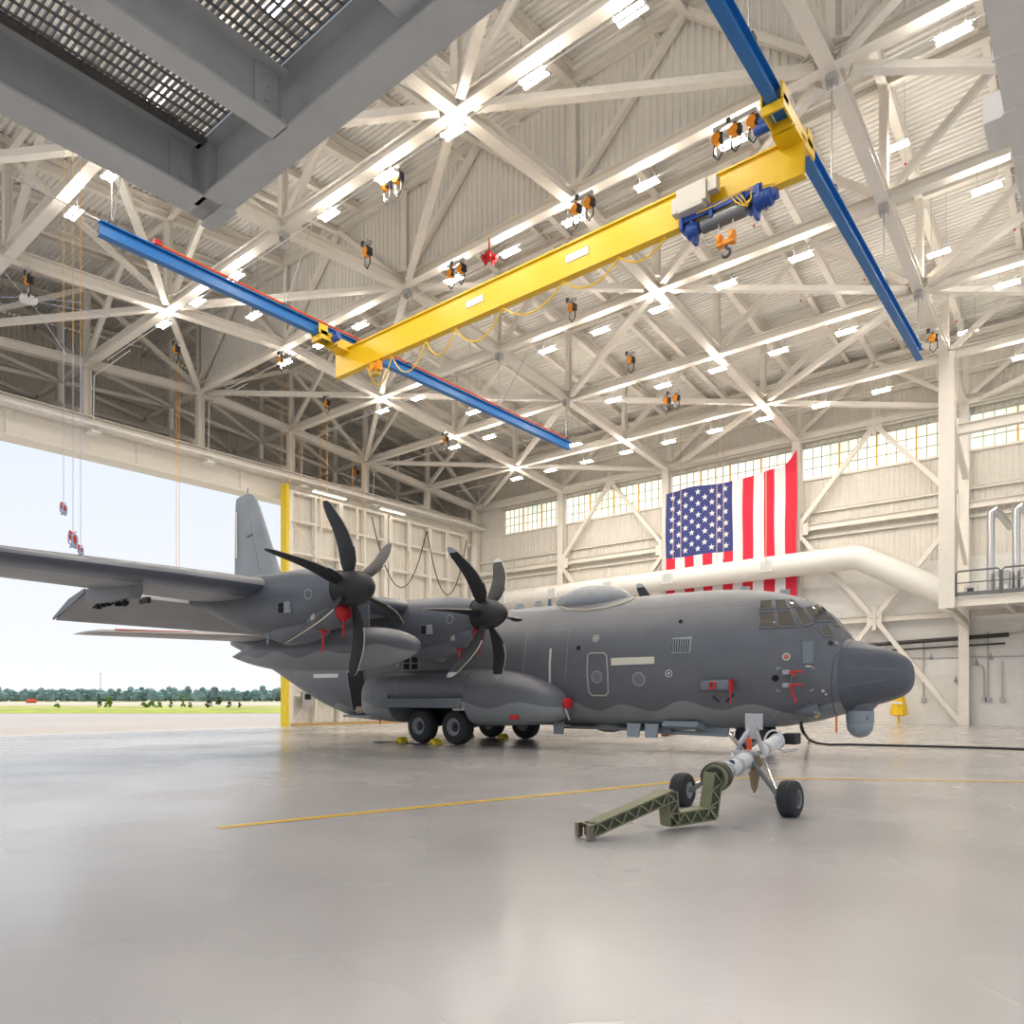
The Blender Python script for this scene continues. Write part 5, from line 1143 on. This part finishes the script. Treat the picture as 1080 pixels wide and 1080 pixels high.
# the distant forest edge: uncountable, one object
mb = MB()
for k in range(430):
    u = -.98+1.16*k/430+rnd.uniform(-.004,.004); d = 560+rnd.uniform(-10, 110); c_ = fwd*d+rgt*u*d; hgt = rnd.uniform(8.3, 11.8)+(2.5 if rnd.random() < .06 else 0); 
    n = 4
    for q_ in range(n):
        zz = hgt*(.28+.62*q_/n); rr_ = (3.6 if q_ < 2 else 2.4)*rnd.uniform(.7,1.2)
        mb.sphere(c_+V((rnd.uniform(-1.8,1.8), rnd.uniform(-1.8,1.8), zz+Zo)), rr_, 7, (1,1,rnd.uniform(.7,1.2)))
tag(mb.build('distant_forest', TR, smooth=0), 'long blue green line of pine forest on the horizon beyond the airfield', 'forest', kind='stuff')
BUSH = mat('bush_green', (.14,.22,.04), .9, noise=.5, nscale=1.5); BUSHD = mat('bush_dark', (.06,.09,.04), .9, noise=.4, nscale=1.5)
blist = [(105,6,8,1,'leftmost round bush'),(115,9,10,0,'broad bush at the left'),(152,8,5,0,'first of the low bushes in the middle'),(160,9,6,0,'second of the low bushes in the middle'),(168,7,5,0,'third of the low bushes in the middle'),(180,5,7,1,'small dark bush left of the tall one'),(192,7,12,0,'tallest pointed bush'),(200,5,6,0,'small bush right of the tallest'),(220,8,8,1,'dark round bush'),(231,8,10,1,'dark upright bush on the right'),(242,6,6,1,'small dark bush second from the right'),(253,5,5,1,'rightmost tiny bush'),(60,7,4,0,'low tuft far left')]
for px, w, h_, dk, lb in blist:
    d = 165; k_ = (px-CX)/F0; c_ = fwd*d+rgt*k_*d; s_ = d/F0; mb = MB()
    for q_ in range(int(26)):
        t = rnd.random(); a_ = rnd.uniform(0, 6.28); rr_ = (1-t*.7)*w*.5*s_*rnd.random()**.5
        mb.sphere(c_+V((rr_*math.cos(a_), rr_*math.sin(a_), Zo+(.1+.8*t)*h_*s_*1.25)), w*s_*rnd.uniform(.10,.2), 6, (1,1,.8))
    tag(mb.build('bush', BUSHD if dk else BUSH, smooth=0), 'scrub bush beyond the apron, '+lb, 'bush', 'bushes at the edge of the airfield')
d = 330; c_ = fwd*d+rgt*((33-CX)/F0)*d; mb = MB(); mb.box(c_+V((0,0,.6)), (4,3,1.1)); mb.box(c_+V((0,0,1.3)), (2.4,2.2,.6)); mb.mi = 1
for a_ in (-1.3,1.3): mb.lathe([(-1.6,.4),(1.6,.4)], c_+V((a_,0,.1)), (0,1,0), 8)
tag(mb.build('red_vehicle', [REDB, TIRE], smooth=0, bevel=.1), 'tiny red vehicle far off on the airfield at the left', 'vehicle')
d = 600; c_ = fwd*d+rgt*((106-CX)/F0)*d; mb = MB(); mb.tube([c_, c_+V((0,0,22))], .25, 6); mb.box(c_+V((0,0,22)), (2.5,.4,.5)); tag(mb.build('light_mast', GALV), 'thin distant mast above the tree line', 'mast')
# ================================================================ light
W = bpy.data.worlds.new('sky'); bpy.context.scene.world = W; W.use_nodes = True; nt = W.node_tree; bg = nt.nodes['Background']
tc = nt.nodes.new('ShaderNodeTexCoord'); sp = nt.nodes.new('ShaderNodeSeparateXYZ'); nt.links.new(tc.outputs['Generated'], sp.inputs[0])
cr = nt.nodes.new('ShaderNodeValToRGB'); nt.links.new(sp.outputs['Z'], cr.inputs[0])
e = cr.color_ramp.elements; e[0].position = 0; e[0].color = (1.0,1.0,1.0,1); e[1].position = .5; e[1].color = (.72,.83,1.0,1)
x_ = e.new(.12); x_.color = (.93,.96,1.,1)
nt.links.new(cr.outputs[0], bg.inputs['Color']); bg.inputs['Strength'].default_value = .97
L = bpy.data.lights.new('sun', 'SUN'); L.energy = 3.2; L.angle = R(.8); L.color = (1,.95,.88); so = bpy.data.objects.new('sun', L); C.objects.link(so)
sd = V((-.48, .27, .83)); so.rotation_euler = sd.to_track_quat('Z', 'Y').to_euler()
cam = bpy.data.cameras.new('camera'); co = bpy.data.objects.new('camera', cam); C.objects.link(co); co.location = (0,0,CH); co.rotation_euler = (R(90), 0, YAW)
cam.sensor_width = 36; cam.lens = F0/1080*36; cam.shift_y = (CY-540)/1080; cam.clip_end = 3000; cam.clip_start = .05
sc = bpy.context.scene; sc.camera = co
sc.view_settings.view_transform = 'Standard'; sc.view_settings.look = 'None'; sc.view_settings.exposure = .06; sc.view_settings.gamma = 1; sc.view_settings.use_curve_mapping = False
